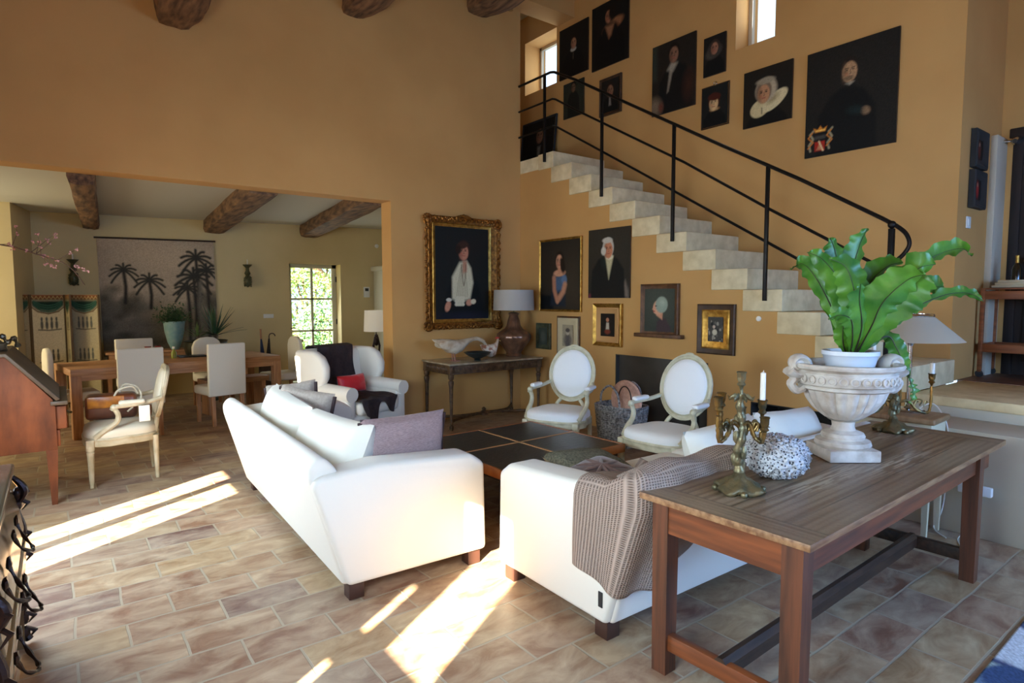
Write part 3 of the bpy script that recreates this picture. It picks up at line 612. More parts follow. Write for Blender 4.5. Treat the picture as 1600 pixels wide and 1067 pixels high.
picture(P, 'small_framed_picture', 'smallest dark green framed picture nearest the corner behind the copper lamp', (XR-.002, 6.12, .875), RW, .06, mat('dark_green_frame', (46, 50, 38), .45, col2=(84, 84, 60), scale=14), .03)
P = Paint(0.20, 0.27, (158, 146, 122), 46); P.e(.5, .3, .36, .3, (110, 102, 92), .5); P.e(.5, .64, .15, .12, (180, 166, 146), .4); P.e(.5, .75, .2, .1, (84, 78, 72), .4); P.p([(.3, .0), (.7, 0), (.62, .5), (.38, .5)], (92, 86, 82), .05); P.grain(.25)
picture(P, 'small_framed_picture', 'small framed grey print of a child in a cream mount behind the left oval chair', (XR-.002, 5.64, .83), RW, .024, M_BFRAME, .02, inner=(.085, mat('cream_mount', (196, 180, 144), .8)))
P = Paint(0.22, 0.265, (26, 18, 14), 46); P.e(.5, .35, .18, .25, (66, 40, 28), .5); P.p([(.38, .3), (.62, .3), (.6, .6), (.42, .6)], (186, 176, 156), .03); P.e(.5, .72, .11, .09, (180, 120, 90), .4); P.e(.5, .2, .2, .1, (120, 52, 34), .7); P.grain(.15)
picture(P, 'small_framed_picture', 'small dark scene in a wide gold mount and stepped gilt frame', (XR-.002, 4.955, .985), RW, .045, M_GILTB, .045, inner=(.07, mat('gold_mount', (196, 150, 96), .6, .3)))
P = Paint(0.17, 0.24, (70, 66, 60), 46); P.rng = np.random.RandomState(5)
for k in range(26): P.e(P.rng.rand(), P.rng.rand()*.9, .03+.05*P.rng.rand(), .03+.05*P.rng.rand(), [(150, 142, 126), (34, 32, 30), (104, 98, 88)][k % 3], .6)
P.e(.45, .38, .16, .12, (196, 186, 160), .4); P.e(.4, .6, .09, .07, (190, 170, 150), .4); P.grain(.2)
picture(P, 'small_framed_picture', 'small grey figure print in a black and gold frame, rightmost under the stairs', (XR-.002, 3.51, .995), RW, .055, M_DFRAME, .03, inner=(.07, M_GILTB))
# alcove pair
for z, lab, c in ((2.655, 'upper of two small black box frames beside the dark door', (90, 44, 36)), (2.315, 'lower of two small black box frames beside the dark door, with red figure', (150, 44, 40))):
    P = Paint(.16, .17, (34, 30, 27), 30); P.e(.5, .5, .2, .4, c, .6); P.e(.5, .75, .1, .1, (150, 120, 100), .6); P.grain(.2)
    picture(P, 'small_framed_picture', lab, (6.425, 1.848, z), 0, .075, M_BLACK, .05)
# large gilt portrait over the console
P = Paint(0.80, 1.16, (24, 25, 24), 120); P.e(.5, .6, .7, .6, (30, 32, 28), 1.5, 0, .5); P.p([(.1, -.02), (.2, .3), (.38, .52), (.66, .54), (.82, .34), (.95, -.02)], (16, 17, 18), .03)
P.p([(.30, .22), (.42, .18), (.64, .22), (.70, .40), (.66, .56), (.58, .64), (.44, .62), (.30, .46)], (208, 200, 168), .02)
for k in range(7): P.line([(.38+.035*k, .24), (.42+.025*k, .42), (.48+.012*k, .6)], .006, (156, 146, 116), .7)
for k in range(12): P.e(.38+.04*(k % 4), .16+.035*(k // 4), .035, .02, (214, 206, 176), .5)
P.p([(.50, .50), (.58, .52), (.58, .64), (.50, .64)], (186, 134, 106), .015); P.line([(.47, .6), (.50, .42), (.52, .36), (.55, .45), (.56, .6)], .005, (90, 60, 50), .8)
P.e(.22, .14, .05, .06, (196, 140, 112), .4, -20); P.e(.24, .21, .05, .02, (206, 202, 184), .4); P.e(.62, .18, .06, .035, (196, 140, 112), .4, 20); P.e(.70, .19, .05, .028, (208, 200, 170), .4, 10)
P.face(.52, .74, .105, (192, 128, 100), (54, 34, 24), -.1); P.e(.50, .81, .105, .04, (62, 40, 28), .4, 12); P.e(.42, .76, .05, .05, (40, 26, 18), .5); P.e(.5, .02, .5, .06, (26, 30, 44), .8, 0, .7); P.grain(.12)
def carve(t):
    b = MB(); rnd = random.Random(3); W2, H2 = .80/2+.10, 1.16
    def orn(x, z, r): b.ball((x, -.055-rnd.random()*.012, z), r, 8, sc=(1, .55, 1), jit=.5)
    for (cx, cz) in ((-.555, -.105+.185), (.555, .08), (-.555, 1.44), (.555, 1.44)): pass
    for cx in (-1, 1):
        for cz in (0.045, 1.355):
            for k in range(14): a = k*2*PI/14; orn(cx*.525+.05*math.cos(a), cz+.05*math.sin(a), .022)
            orn(cx*.525, cz, .035)
        for k in range(44): orn(cx*(.545+.012*math.sin(k*1.9)), .10+k*.0275, .014+.007*rnd.random())
    for cz in (.022, 1.382):
        for k in range(40): orn(-.45+k*.023, cz+.012*math.sin(k*1.7), .013+.007*rnd.random())
    for k in range(9): orn(-.1+k*.025, 1.395+.03*math.cos((k-4)*.35), .02)
    orn(0, 1.44, .014)
    b.build('carved_ornament', M_GILT, t)
picture(P, 'gilt_portrait_painting', 'large portrait of a woman in white blouse, ornate carved gold frame above the console', (4.195, YB-.002, 1.155), 0, .08, M_GILT, .06, inner=(.045, M_GILTB), extra=carve)
# light switch and alcove spotlight
tag(MB().box(6.25, 6.35, 1.838, 1.849, 2.14, 2.24, .004).box(6.275, 6.325, 1.832, 1.84, 2.16, 2.22, .003).build('light_switch', M_WHITE), 'white square light switch below the two small black frames', 'switch')
t = thing('alcove_spotlight', 'chrome swivel spotlight fixed above the dark door frame', 'spotlight', (6.95, 1.84, 2.96))
MB().lathe([(.035, 0), (.035, .02)], 14, M=Matrix.Rotation(PI/2, 4, 'X')).build('wall_plate', M_CHROME, t)
MB().tube([(0, -.02, 0), (.04, -.09, .0)], .008).build('arm', M_CHROME, t)
MB().lathe([(.02, -.05), (.04, .0), (.042, .06)], 16, M=T(.06, -.12, 0) @ Matrix.Rotation(PI/2.3, 4, 'Y')).build('lamp_head', M_CHROME, t)
# ---------------------------------------------------------------- white slipcovered sofas
def sofa(name, label, loc, rot, L, ncush, skip=0):
    t = thing(name, label, 'sofa', loc, rot)
    D = 0.85
    # outer shell: leaning back + base
    MB().box(0.17, L-.17, .04, D-.01, .08, .40, .02).build('base', M_SLIP, t)
    for x0, x1 in ((0, .19), (L-.19, L)):
        MB().prism([(0.015, .085), (-.155, .64), (-.12, .675), (.2, .70), (D-.10, .665), (D-.01, .60), (D, .085)], x0, x1, 'x', .028, 3).build('arm', M_SLIP, t)
    MB().prism([(0.0, .085), (-.162, .66), (-.162, .72), (-.12, .765), (-.075, .76), (-.02, .70), (.09, .42), (.09, .085)], .03, L-.03, 'x', .022, 3).build('backrest', M_SLIP, t)
    wd = (L-.38)/ncush
    for k in range(ncush):
        MB().box(.19+k*wd+.004, .19+(k+1)*wd-.004, .06, D+.01, .37, .50, .05, 4).build('seat_cushion', M_SLIP2, t)
        if k < skip: continue
        b = MB(); M = T(.19+(k+.5)*wd, .155, .625) @ Matrix.Rotation(R(90-17+5*math.sin(k*2.1+L)), 4, 'X') @ Matrix.Rotation(R(3*math.sin(k*3+L*2)), 4, 'Z')
        b.cushion(wd*1.02, .45, .27, M=M, n=22, puff=.40, horn=.04); b.build('back_cushion', M_SLIP2, t, weld=.0005, ang=60)
    for x in (.07, L-.07):
        for y in (.07, D-.07): MB().box(x-.04, x+.04, y-.04, y+.04, 0, .09, .003).build('foot', M_FOOT, t)
    return t
sofaA = sofa('slipcovered_sofa', 'white slipcovered sofa seen from its back, nearer the dining room opening', (1.185, 5.19, 0), R(-91.9), 2.32, 2)
sofaB = sofa('slipcovered_sofa', 'white slipcovered sofa with a waffle throw, behind the long wooden table', (1.895, 1.815, 0), R(-.8), 2.25, 3, 1)
MB().box(-.004, .004, .03, .055, .165, .235).build('label_tab', M_BLACK, sofaB, smooth=False)
# scatter pillows
def pillow(name, label, w, d, t_, m, loc, rot, trim=None, group=None):
    o = thing(name, label, 'pillow', loc, 0, group); o.rotation_euler = rot
    MB().cushion(w, d, t_, n=22, puff=.36, horn=.07).build('cover', m, o, weld=.0005, ang=70)
    if trim: trim(o)
    return o
def bead(w, d, m):
    def fn(o):
        for sx in (-1, 1):
            b = MB()
            b.tube([(sx*w*.5, -d*.44, 0), (sx*w*.475, 0, 0), (sx*w*.5, d*.44, 0)], .014, 8); b.build('trim_band', m, o)
    return fn
M_PLUM = mat('dark_plum_velvet', (62, 44, 44), .8)
pillow('scatter_pillow', 'large mauve slub pillow propped at the near arm of the left sofa', .54, .36, .17, M_MAUVE, (1.585, 3.165, .70), (R(96), 0, R(1)), bead(.54, .36, M_PLUM))
pillow('scatter_pillow', 'dove grey pillow with plum side band at the far end of the left sofa', .50, .36, .15, M_DOVE, (1.47, 4.55, .69), (R(84), R(6), R(-58)), bead(.5, .36, M_PLUM))
pillow('scatter_pillow', 'rearmost dove grey pillow peeking above the left sofa cushions', .44, .34, .14, M_DOVE, (1.50, 4.95, .70), (R(84), R(-8), R(-45)), bead(.44, .34, M_PLUM))
M_SILK = mat('brown_mauve_silk', (122, 94, 84), .4, col2=(96, 72, 66), scale=5, bump=.5, bscale=8, sheen=.3)
o = pillow('silk_pillow', 'crumpled brown mauve silk pillow lying inside the near arm of the right sofa', .46, .38, .14, M_SILK, (2.34, 2.30, .555), (R(8), R(-5), R(8)))
b = MB(); b.ball((0, 0, .075), .03, 12, sc=(1, 1, .6))
for k in range(9): a = k*.7; b.tube([(0, 0, .088), (.09*math.cos(a), .09*math.sin(a), .08), (.15*math.cos(a), .14*math.sin(a), .068)], [.012, .009, .002], 6)
b.build('gathered_rosette', M_SILK, o)
M_KNIT = mat('grey_green_knit', (122, 120, 98), .95, col2=(86, 84, 68), scale=70, bump=.6, bscale=80)
pillow('knitted_pillow', 'grey green knitted pillow behind the brown silk pillow', .46, .36, .13, M_KNIT, (2.50, 2.56, .56), (R(8), R(4), R(-4)))

# waffle throw over the back corner of the right sofa
def waffle():
    m = bpy.data.materials.new('taupe_waffle_weave'); m.use_nodes = True; nt = m.node_tree; N = nt.nodes; L = nt.links; b = N['Principled BSDF']
    uv = N.new('ShaderNodeVertexColor'); uv.layer_name = 'st'
    sc = N.new('ShaderNodeVectorMath'); sc.operation = 'MULTIPLY'; sc.inputs[1].default_value = (75, 85, 0); L.new(uv.outputs[0], sc.inputs[0])
    sp = N.new('ShaderNodeSeparateXYZ'); L.new(sc.outputs[0], sp.inputs[0]); hs = []
    for k in (0, 1):
        s_ = N.new('ShaderNodeMath'); s_.operation = 'MULTIPLY'; s_.inputs[1].default_value = 2*PI; L.new(sp.outputs[k], s_.inputs[0])
        c = N.new('ShaderNodeMath'); c.operation = 'SINE'; L.new(s_.outputs[0], c.inputs[0]); hs.append(c)
    mx = N.new('ShaderNodeMath'); mx.operation = 'MAXIMUM'; L.new(hs[0].outputs[0], mx.inputs[0]); L.new(hs[1].outputs[0], mx.inputs[1])
    mr = N.new('ShaderNodeMapRange'); mr.inputs[1].default_value = -1; L.new(mx.outputs[0], mr.inputs[0])
    r = N.new('ShaderNodeValToRGB'); r.color_ramp.elements[0].color = (*lin((108, 90, 80)), 1); r.color_ramp.elements[1].color = (*lin((180, 158, 142)), 1); L.new(mr.outputs[0], r.inputs[0]); L.new(r.outputs[0], b.inputs['Base Color'])
    bp = N.new('ShaderNodeBump'); bp.inputs['Strength'].default_value = .9; bp.inputs['Distance'].default_value = .006; L.new(mr.outputs[0], bp.inputs['Height']); L.new(bp.outputs[0], b.inputs['Normal'])
    b.inputs['Roughness'].default_value = .95; return m
def throw():
    nu, nv = 60, 60; V = []; S = []
    zt = .80
    for j in range(nv+1):
        for i in range(nu+1):
            u, v = i/nu, j/nv
            zb = .335-.085*min(1, u/.28) + (max(0, u-.42)/.58)**1.3*.40 + .012*math.sin(u*22)
            # horizontal path round the corner at the hem, in sofa coordinates
            if u < .22: bx, by, inx, iny = -.02, .17*(1-u/.22)+.0, 1, 0
            else: bx, by, inx, iny = -.02+(u-.22)*.92, 0.0, 0, 1
            k = min(1, max(0, (u-.12)/.2)); inx, iny = 1-k, k; n_ = math.hypot(inx, iny); inx /= n_; iny /= n_
            vs = .62
            ztop = (.705 if u < .12 else .705+(zt-.705)*min(1, (u-.12)/.12))
            fold = .016*math.sin(u*15+1.2)*(1-v) + .01*math.sin(u*31+v*3)*(1-v)
            if v < vs:
                q = v/vs; z = zb+(ztop-zb)*q; lean = -.185*min(1, max(0, (z-.085))/.57)
                x = bx-inx*(.012+fold)+u*.12*q; y = by+lean*(.55+.45*iny if u > .2 else .9*(u/.2)*.6)-iny*(.022+fold)
                if q > .9: e = (q-.9)/.1; x += inx*.012*e; y += iny*.02*e
            else:
                q = (v-vs)/(1-vs); d_ = q*(.30+.12*math.sin(u*3)); lean = -.185
                z = ztop+.012+.02*math.sin(min(1, q*3.2)*PI)*.5-max(0, d_-.09)*(.55 if u > .2 else .05)+.012*math.sin(u*17+q*4)
                x = bx+inx*(d_+.0)+u*.12+u*q*.12; y = by+lean*(.55+.45*iny if u > .2 else .9*(u/.2)*.6)+iny*(d_)
            V.append((x, y, z)); S.append((u, v, 0, 1))
    me = bpy.data.meshes.new('waffle_throw')
    F = [(j*(nu+1)+i, j*(nu+1)+i+1, (j+1)*(nu+1)+i+1, (j+1)*(nu+1)+i) for j in range(nv) for i in range(nu)]
    me.from_pydata(V, [], F); a = me.color_attributes.new('st', 'FLOAT_COLOR', 'POINT'); a.data.foreach_set('color', np.array(S).ravel())
    me.polygons.foreach_set('use_smooth', [True]*len(me.polygons)); me.materials.append(waffle())
    o = bpy.data.objects.new('waffle_throw', me); COL.objects.link(o); o.location = (1.895, 1.815, 0); o.rotation_euler = (0, 0, R(-.8))
    s = o.modifiers.new('thickness', 'SOLIDIFY'); s.thickness = .009; s.offset = 1
    tag(o, 'taupe waffle weave throw draped over the back corner of the right sofa', 'throw')
throw()
# ---------------------------------------------------------------- coffee table
t = thing('coffee_table', 'square black topped coffee table with thin oak strips between the sofas', 'table', (2.92, 3.78, 0), R(1.5))
hx, hy = .61, .575
b = MB(); 
for s_ in (-1, 1): b.box(-hx, hx, s_*hy-(.025 if s_ > 0 else 0), s_*hy+(0 if s_ > 0 else .025), .335, .40, .003).box(s_*hx-(.025 if s_ > 0 else 0), s_*hx+(0 if s_ > 0 else .025), -hy, hy, .335, .40, .003)
b.build('edge_frame', mat('orange_oak', (176, 108, 56), .4, col2=(150, 86, 44), scale=8, coat=.2), t)
MB().box(-hx+.02, hx-.02, -.009, .009, .36, .401).box(-.009, .009, -hy+.02, hy-.02, .36, .401).build('dividing_strip', mat('pale_strip', (188, 142, 96), .4), t)
M_LEATH = mat('black_worn_leather', (30, 32, 33), .36, col2=(46, 48, 48), scale=4, bump=.3, bscale=30)
for sx in (-1, 1):
    for sy in (-1, 1):
        MB().box(*sorted((sx*.009, sx*(hx-.02))), *sorted((sy*.009, sy*(hy-.02))), .36, .397).build('top_panel', M_LEATH, t, smooth=False)
        MB().box(sx*(hx-.07)-.028, sx*(hx-.07)+.028, sy*(hy-.07)-.028, sy*(hy-.07)+.028, 0, .36).build('leg', M_BLACK, t, smooth=False)
MB().box(-hx+.05, hx-.05, -hy+.05, hy-.05, .30, .36).build('apron', M_BLACK, t, smooth=False)
# ---------------------------------------------------------------- long worn wooden table
tw, td = 2.30, .70
WT = thing('work_table', 'long worn wooden farmhouse table with stretchers in the right foreground', 'table', (1.905, .935, 0), R(1.6))
def table_top():
    nx, ny = 360, 110; P = Paint(tw, td, (120, 96, 72), nx); X, Y = P.X, P.Y; rng = np.random.RandomState(4)
    x = X*tw; y = Y*td
    brd = .13
    endL, endR = x < brd, x > tw-brd
    P.C[:] = lin((126, 104, 80))
    n1 = np.zeros_like(X)
    for k in range(26):
        f1, f2, ph, a = rng.uniform(30, 260), rng.uniform(.5, 5), rng.uniform(0, 6), rng.uniform(.2, 1)
        along = np.where(endL | endR, y, x); cross = np.where(endL | endR, x, y)
        n1 += a*np.sin(cross*f1+ph+1.2*np.sin(along*f2+ph*2))
    n1 /= 5
    P.mix(np.clip(.5+.9*n1, 0, 1)*.6, (164, 144, 118)); P.mix(np.clip(-.1-.9*n1, 0, 1)*.6, (80, 58, 42))
    blot = np.zeros_like(X)
    for k in range(30): cx, cy, r_ = rng.uniform(0, tw), rng.uniform(0, td), rng.uniform(.06, .28); blot += rng.choice([-1, 1])*np.exp(-(((x-cx)/(r_*1.8))**2+((y-cy)/r_)**2))
    P.mix(np.clip(blot, 0, 1)*.35, (160, 140, 116)); P.mix(np.clip(-blot, 0, 1)*.45, (96, 60, 38))
    # weathered grain arcs
    for cx, cy in ((1.32, .20), (.70, .30), (1.95, .48), (.9, .56)):
        rr = np.hypot((x-cx+.5)/9, y-cy+.12); P.mix(np.clip(np.sin(rr*260+8*n1)*2, 0, 1)*np.exp(-(((x-cx)/.32)**2+((y-cy)/.06)**2))*.62, (206, 192, 166))
    for xx in (brd, tw-brd): P.mix(np.exp(-((x-xx)/.0035)**2)*.9, (44, 32, 24))
    for yy in (.135, .36, .56): P.mix(np.exp(-((y-yy-.002*np.sin(7*x))/.0032)**2)*(~(endL | endR))*.85, (50, 36, 26))
    for xx, a, b_ in ((1.13, .135, .56), (1.16, .135, .36)): P.mix(np.exp(-((x-xx)/.003)**2)*((y > a) & (y < b_))*.6, (60, 44, 32))
    P.grain(.08)
    return P
P = table_top()
o = P.mesh('tabletop_surface', vcol_mat('weathered_tabletop', .42, .12, .25, 60), WT, (tw/2, 0, .7555), curve=lambda a, b_, c: (a, c, b_))
MB().box(0, tw, 0, td, .727, .755, .004).build('tabletop', mat('worn_table_edge', (164, 124, 84), .5, col2=(116, 78, 48), scale=6, stretch=(1, 6, 6)), WT)
MB().box(.06, tw-.06, .06, .085, .60, .727).build('apron', M_WARMX, WT, smooth=False); MB().box(.06, tw-.06, td-.085, td-.06, .60, .727).build('apron', M_WARMX, WT, smooth=False)
M_WARMY = mat('reddish_brown_end_rail', (136, 74, 38), .45, col2=(98, 52, 28), scale=5, stretch=(5, .5, 7), bump=.1)
MB().box(.045, .07, .07, td-.07, .60, .727).build('apron', M_WARMY, WT, smooth=False); MB().box(tw-.28, tw-.255, .07, td-.07, .60, .727).build('apron', M_WARMY, WT, smooth=False)
for x in (.04, tw-.30):
    for y in (.04, td-.115):
        MB().taper(x+.038, y+.038, 0, .727, .034, .038).build('leg', M_WARM, WT, smooth=False)
    MB().box(x+.018, x+.058, .10, td-.10, .10, .17, .006).build('stretcher', M_WARMY if x < 1 else M_DARKW, WT)
MB().prism([(td/2-.03, .115), (td/2+.03, .115), (td/2+.03, .165), (td/2+.01, .185), (td/2-.01, .185), (td/2-.03, .165)], .06, tw-.27, 'x').build('stretcher', M_DARKW, WT)
# ---------------------------------------------------------------- stone urn
UX, UY, UZ = 3.105, 1.385, .757
M_URN = mat('weathered_white_stone', (214, 204, 190), .85, col2=(166, 146, 126), scale=11, lo=.42, hi=.75, bump=.5, bscale=26)
u = thing('stone_urn', 'weathered white stone urn with scroll handles on the long wooden table', 'urn', (UX, UY, UZ), R(8))
MB().box(-.130, .130, -.130, .130, 0, .062, .008).build('plinth', M_URN, u)
MB().lathe([(.125, .06), (.135, .075), (.13, .095), (.10, .105), (.105, .12), (.098, .135), (.06, .150), (.052, .17), (.056, .195), (.075, .205)], 36).build('foot', M_URN, u)
b = MB(); prof = [(.05, .20), (.09, .215), (.15, .262), (.185, .315), (.205, .370)]
bmx = bmesh.new(); n = 96; rings = []
for k in range(16):
    t_ = k/15; i = min(int(t_*4), 3); fr = t_*4-i; r = prof[i][0]+(prof[i+1][0]-prof[i][0])*fr; z = prof[i][1]+(prof[i+1][1]-prof[i][1])*fr
    ring = []
    for j in range(n):
        a = 2*PI*j/n; lob = abs(math.sin(a*11)); rr = r*(1-.17*(1-lob**.3)*min(1, t_*3)); ring.append(bmx.verts.new((rr*math.cos(a), rr*math.sin(a), z)))
    rings.append(ring)
for A, B in zip(rings[:-1], rings[1:]):
    for j in range(n): bmx.faces.new((A[j], A[(j+1) % n], B[(j+1) % n], B[j]))
b._add(bmx); b.build('fluted_bowl', M_URN, u, ang=70)
MB().lathe([(.205, .368), (.222, .376), (.222, .386), (.214, .392), (.232, .400), (.240, .430), (.238, .458), (.226, .468), (.24, .476), (.262, .485), (.268, .498), (.262, .508), (.235, .508), (.222, .46), (.19, .40)], 56, cap=False).build('rim', M_URN, u)
b = MB()
for k in range(30):
    a = 2*PI*k/30; c = Vector((.240*math.cos(a), .240*math.sin(a), .430)); tx, ty = -math.sin(a), math.cos(a)
    b.tube([(c.x+tx*.018*math.cos(q)+.003*math.cos(a), c.y+ty*.018*math.cos(q)+.003*math.sin(a), c.z+.018*math.sin(q)) for q in [w_*PI/5 for w_ in range(10)]], .0055, 6, closed=True)
b.build('carved_band', M_URN, u)
for s_ in (-1, 1):
    b = MB(); pts = []
    for k in range(22): a = k*.42; r = .012+.0022*k; pts.append((s_*(.248+r*math.cos(a+PI)), 0, .50+r*math.sin(a+PI)))
    b.tube(pts, [.012+.0007*k for k in range(22)], 8, flat=2.2)
    b.tube(bez([(s_*.25, 0, .50), (s_*.275, 0, .47), (s_*.265, 0, .42), (s_*.28, 0, .395), (s_*.25, 0, .36), (s_*.215, 0, .375)], 5), .022, 8, flat=1.3)
    b.ball((s_*.250, 0, .50), .045, 12, sc=(1, .8, .8)); b.build('scroll_handle', M_URN, u)
u.rotation_euler = (0, 0, R(-37))
# pot and fern
u.scale = (.95, .95, .93)
pt = thing('plant_pot', 'glossy white plant pot sitting inside the stone urn', 'pot', (UX+.02, UY-.012, UZ+.392))
MB().lathe([(.09, 0), (.115, .09), (.122, .115), (.128, .12), (.128, .14), (.118, .14), (.112, .11), (.02, .105)], 40, cap=False).build('pot_wall', mat('glazed_white', (226, 230, 236), .25), pt)
MB().lathe([(.113, .10), (.113, .118), (.05, .128)], 24).build('potting_soil', mat('soil', (54, 38, 30), .95, bump=1, bscale=60), pt)
M_FERN = mat('fern_leaf', (96, 150, 44), .40, col2=(46, 104, 30), scale=7, bump=.2, bscale=30, sss=.08)
M_RIB = mat('fern_midrib', (52, 44, 30), .5)
fern = thing('birds_nest_fern', 'bright green bird\'s nest fern with wavy strap leaves in the urn', 'plant', (UX+.02, UY-.012, UZ+.512))
_RT = Vector((.7986, -.6018, 0)); _TW = Vector((-.6018, -.7986, 0))
def frond(pts, wd, wav=.012, seed=0):
    """pts: (right, up, towards room) relative to the pot centre"""
    P = bez([tuple(_RT*a+_TW*c+Vector((0, 0, b_))) for a, b_, c in pts], 9); n = len(P)
    b = MB(); rows = []; rib = []; prev = None
    for i, p in enumerate(P):
        t_ = i/(n-1); tan = (P[min(i+1, n-1)]-P[max(i-1, 0)]).normalized()
        ref = _RT*math.cos(seed*.7)*.35+_RT*.65+_TW*.35*math.sin(seed*1.9)
        if abs(tan.dot(_RT)) > .8: ref = Vector((0, 0, 1))*.8+_TW*.6
        side = (ref-tan*ref.dot(tan)).normalized()
        if prev and side.dot(prev) < 0: side = -side
        if prev: side = (side*.4+prev*.6); side = (side-tan*side.dot(tan)).normalized()
        prev = side; nor = tan.cross(side)
        w_ = wd*1.3*(min(1, .12+t_*1.9)**1.1)*(max(0.03, 1-t_**5))*(1 if t_ < .75 else .75+.25*(1-t_)/.25)
        row = []
        for k in range(7):
            q = (k-3)/3; wv = wav*q*q*math.sin(i*1.15+seed*2.1+(2 if k > 3 else 0))*min(1, t_*3)
            row.append(b.bm.verts.new(p+side*(q*w_*(1+.10*math.sin(i*1.7+seed+k)))+nor*(abs(q)**1.3*w_*.32+wv)))
        rows.append(row); rib.append(p-nor*.001)
    for A, B in zip(rows[:-1], rows[1:]):
        for k in range(6): b.bm.faces.new((A[k], A[k+1], B[k+1], B[k]))
    lf = b.build('frond', M_FERN, fern, ang=80)
    MB().tube(rib, [max(.0012, .0042*(1-i/n)) for i in range(n)], 6).build('midrib', M_RIB, lf)
F = [([(0, 0, 0), (-.05, .18, .05), (-.09, .34, .06), (-.17, .46, .04), (-.24, .50, .02)], .05),
     ([(0, 0, .02), (-.04, .16, .10), (-.07, .30, .14), (-.12, .42, .15), (-.20, .46, .15)], .055),
     ([(0, 0, 0), (-.02, .2, -.03), (-.03, .38, -.06), (-.06, .52, -.07), (-.09, .575, -.06)], .06),
     ([(0, 0, 0), (.03, .2, -.08), (.06, .40, -.12), (.10, .55, -.13), (.13, .63, -.12)], .062),
     ([(.01, 0, .03), (.05, .16, .12), (.11, .30, .17), (.19, .41, .19), (.26, .43, .20)], .09),
     ([(.02, 0, .02), (.09, .12, .08), (.18, .24, .12), (.28, .32, .14), (.34, .33, .15)], .075),
     ([(.02, 0, 0), (.12, .20, -.02), (.26, .36, -.04), (.42, .48, -.05), (.54, .52, -.03), (.575, .48, 0)], .052),
     ([(.02, 0, 0), (.13, .10, 0), (.27, .21, 0), (.43, .29, .02), (.54, .30, .04), (.60, .26, .06)], .030),
     ([(.01, 0, .03), (.02, .14, .13), (.03, .26, .20), (.10, .36, .26), (.15, .38, .3)], .075),
     ([(-.01, 0, .02), (-.06, .10, .12), (-.10, .18, .17), (-.17, .20, .2), (-.22, .18, .2)], .035),
     ([(-.02, 0, 0), (-.07, .06, .06), (-.09, .13, .09), (-.08, .22, .1)], .030),
     ([(.03, 0, 0), (.16, .09, .02), (.21, .04, .02), (.25, -.04, .02), (.285, -.12, .02)], .032),
     ([(.28, -.10, .02), (.29, -.15, .03), (.30, -.19, .03), (.285, -.24, .03)], .022),
     ([(0, 0, -.03), (0, .2, -.14), (0, .36, -.2), (.02, .46, -.22)], .06),
     ([(0, 0, 0), (-.06, .2, -.05), (-.13, .36, -.08), (-.2, .45, -.1), (-.26, .42, -.1)], .045),
     ([(.02, 0, -.02), (.08, .2, -.1), (.17, .36, -.14), (.26, .44, -.15), (.33, .46, -.14)], .06),
     ([(0, 0, .03), (-.03, .14, .14), (-.08, .27, .2), (-.10, .34, .24)], .05),
     ([(0, 0, 0), (-.02, .16, .02), (-.04, .3, .02), (0, .42, .0)], .055)]
for k, (p_, w_) in enumerate(F): frond(p_, w_, .010, k)
# ---------------------------------------------------------------- coral ball
b = MB(); bm2 = bmesh.new(); bmesh.ops.create_icosphere(bm2, subdivisions=5, radius=1)
for v in bm2.verts:
    c = v.co.copy(); r = 1+.05*noise.noise(c*2)+.13*(noise.noise(c*13)) + .05*noise.noise(c*26)
    top = math.exp(-((c.x-.1)**2+(c.y)**2)/.06)*(c.z > 0); r *= 1-.55*top
    v.co = Vector((c.x*.135*r, c.y*.135*r, c.z*.098*r+.098))
b._add(bm2)
def coral_mat():
    m = mat('holed_coral', (206, 208, 212), .9); nt = m.node_tree; N = nt.nodes; L = nt.links; b = N['Principled BSDF']
    tc = N.new('ShaderNodeTexCoord'); v = N.new('ShaderNodeTexVoronoi'); v.inputs['Scale'].default_value = 80; L.new(tc.outputs['Object'], v.inputs['Vector'])
    r = N.new('ShaderNodeValToRGB'); r.color_ramp.elements[0].position = .22; r.color_ramp.elements[1].position = .42; r.color_ramp.elements[0].color = (*lin((52, 54, 62)), 1); r.color_ramp.elements[1].color = (*lin((214, 214, 214)), 1)
    n = N.new('ShaderNodeTexNoise'); n.inputs['Scale'].default_value = 9; L.new(tc.outputs['Object'], n.inputs['Vector'])
    r2 = N.new('ShaderNodeValToRGB'); r2.color_ramp.elements[0].position = .56; r2.color_ramp.elements[1].position = .72; r2.color_ramp.elements[0].color = (1, 1, 1, 1); r2.color_ramp.elements[1].color = (*lin((150, 120, 90)), 1); L.new(n.outputs[0], r2.inputs[0])
    mx = N.new('ShaderNodeMix'); mx.data_type = 'RGBA'; mx.blend_type = 'MULTIPLY'; mx.inputs[0].default_value = 1; L.new(v.outputs['Distance'], r.inputs[0]); L.new(r.outputs[0], mx.inputs[6]); L.new(r2.outputs[0], mx.inputs[7]); L.new(mx.outputs[2], b.inputs['Base Color'])
    bp = N.new('ShaderNodeBump'); bp.inputs['Strength'].default_value = 1; bp.inputs['Distance'].default_value = .01; L.new(v.outputs['Distance'], bp.inputs['Height']); L.new(bp.outputs[0], b.inputs['Normal']); return m
tag(b.build('coral_ball', coral_mat(), loc=(2.515, 1.40, .757), ang=80), 'grey white pitted coral ball between candelabra and urn', 'coral')
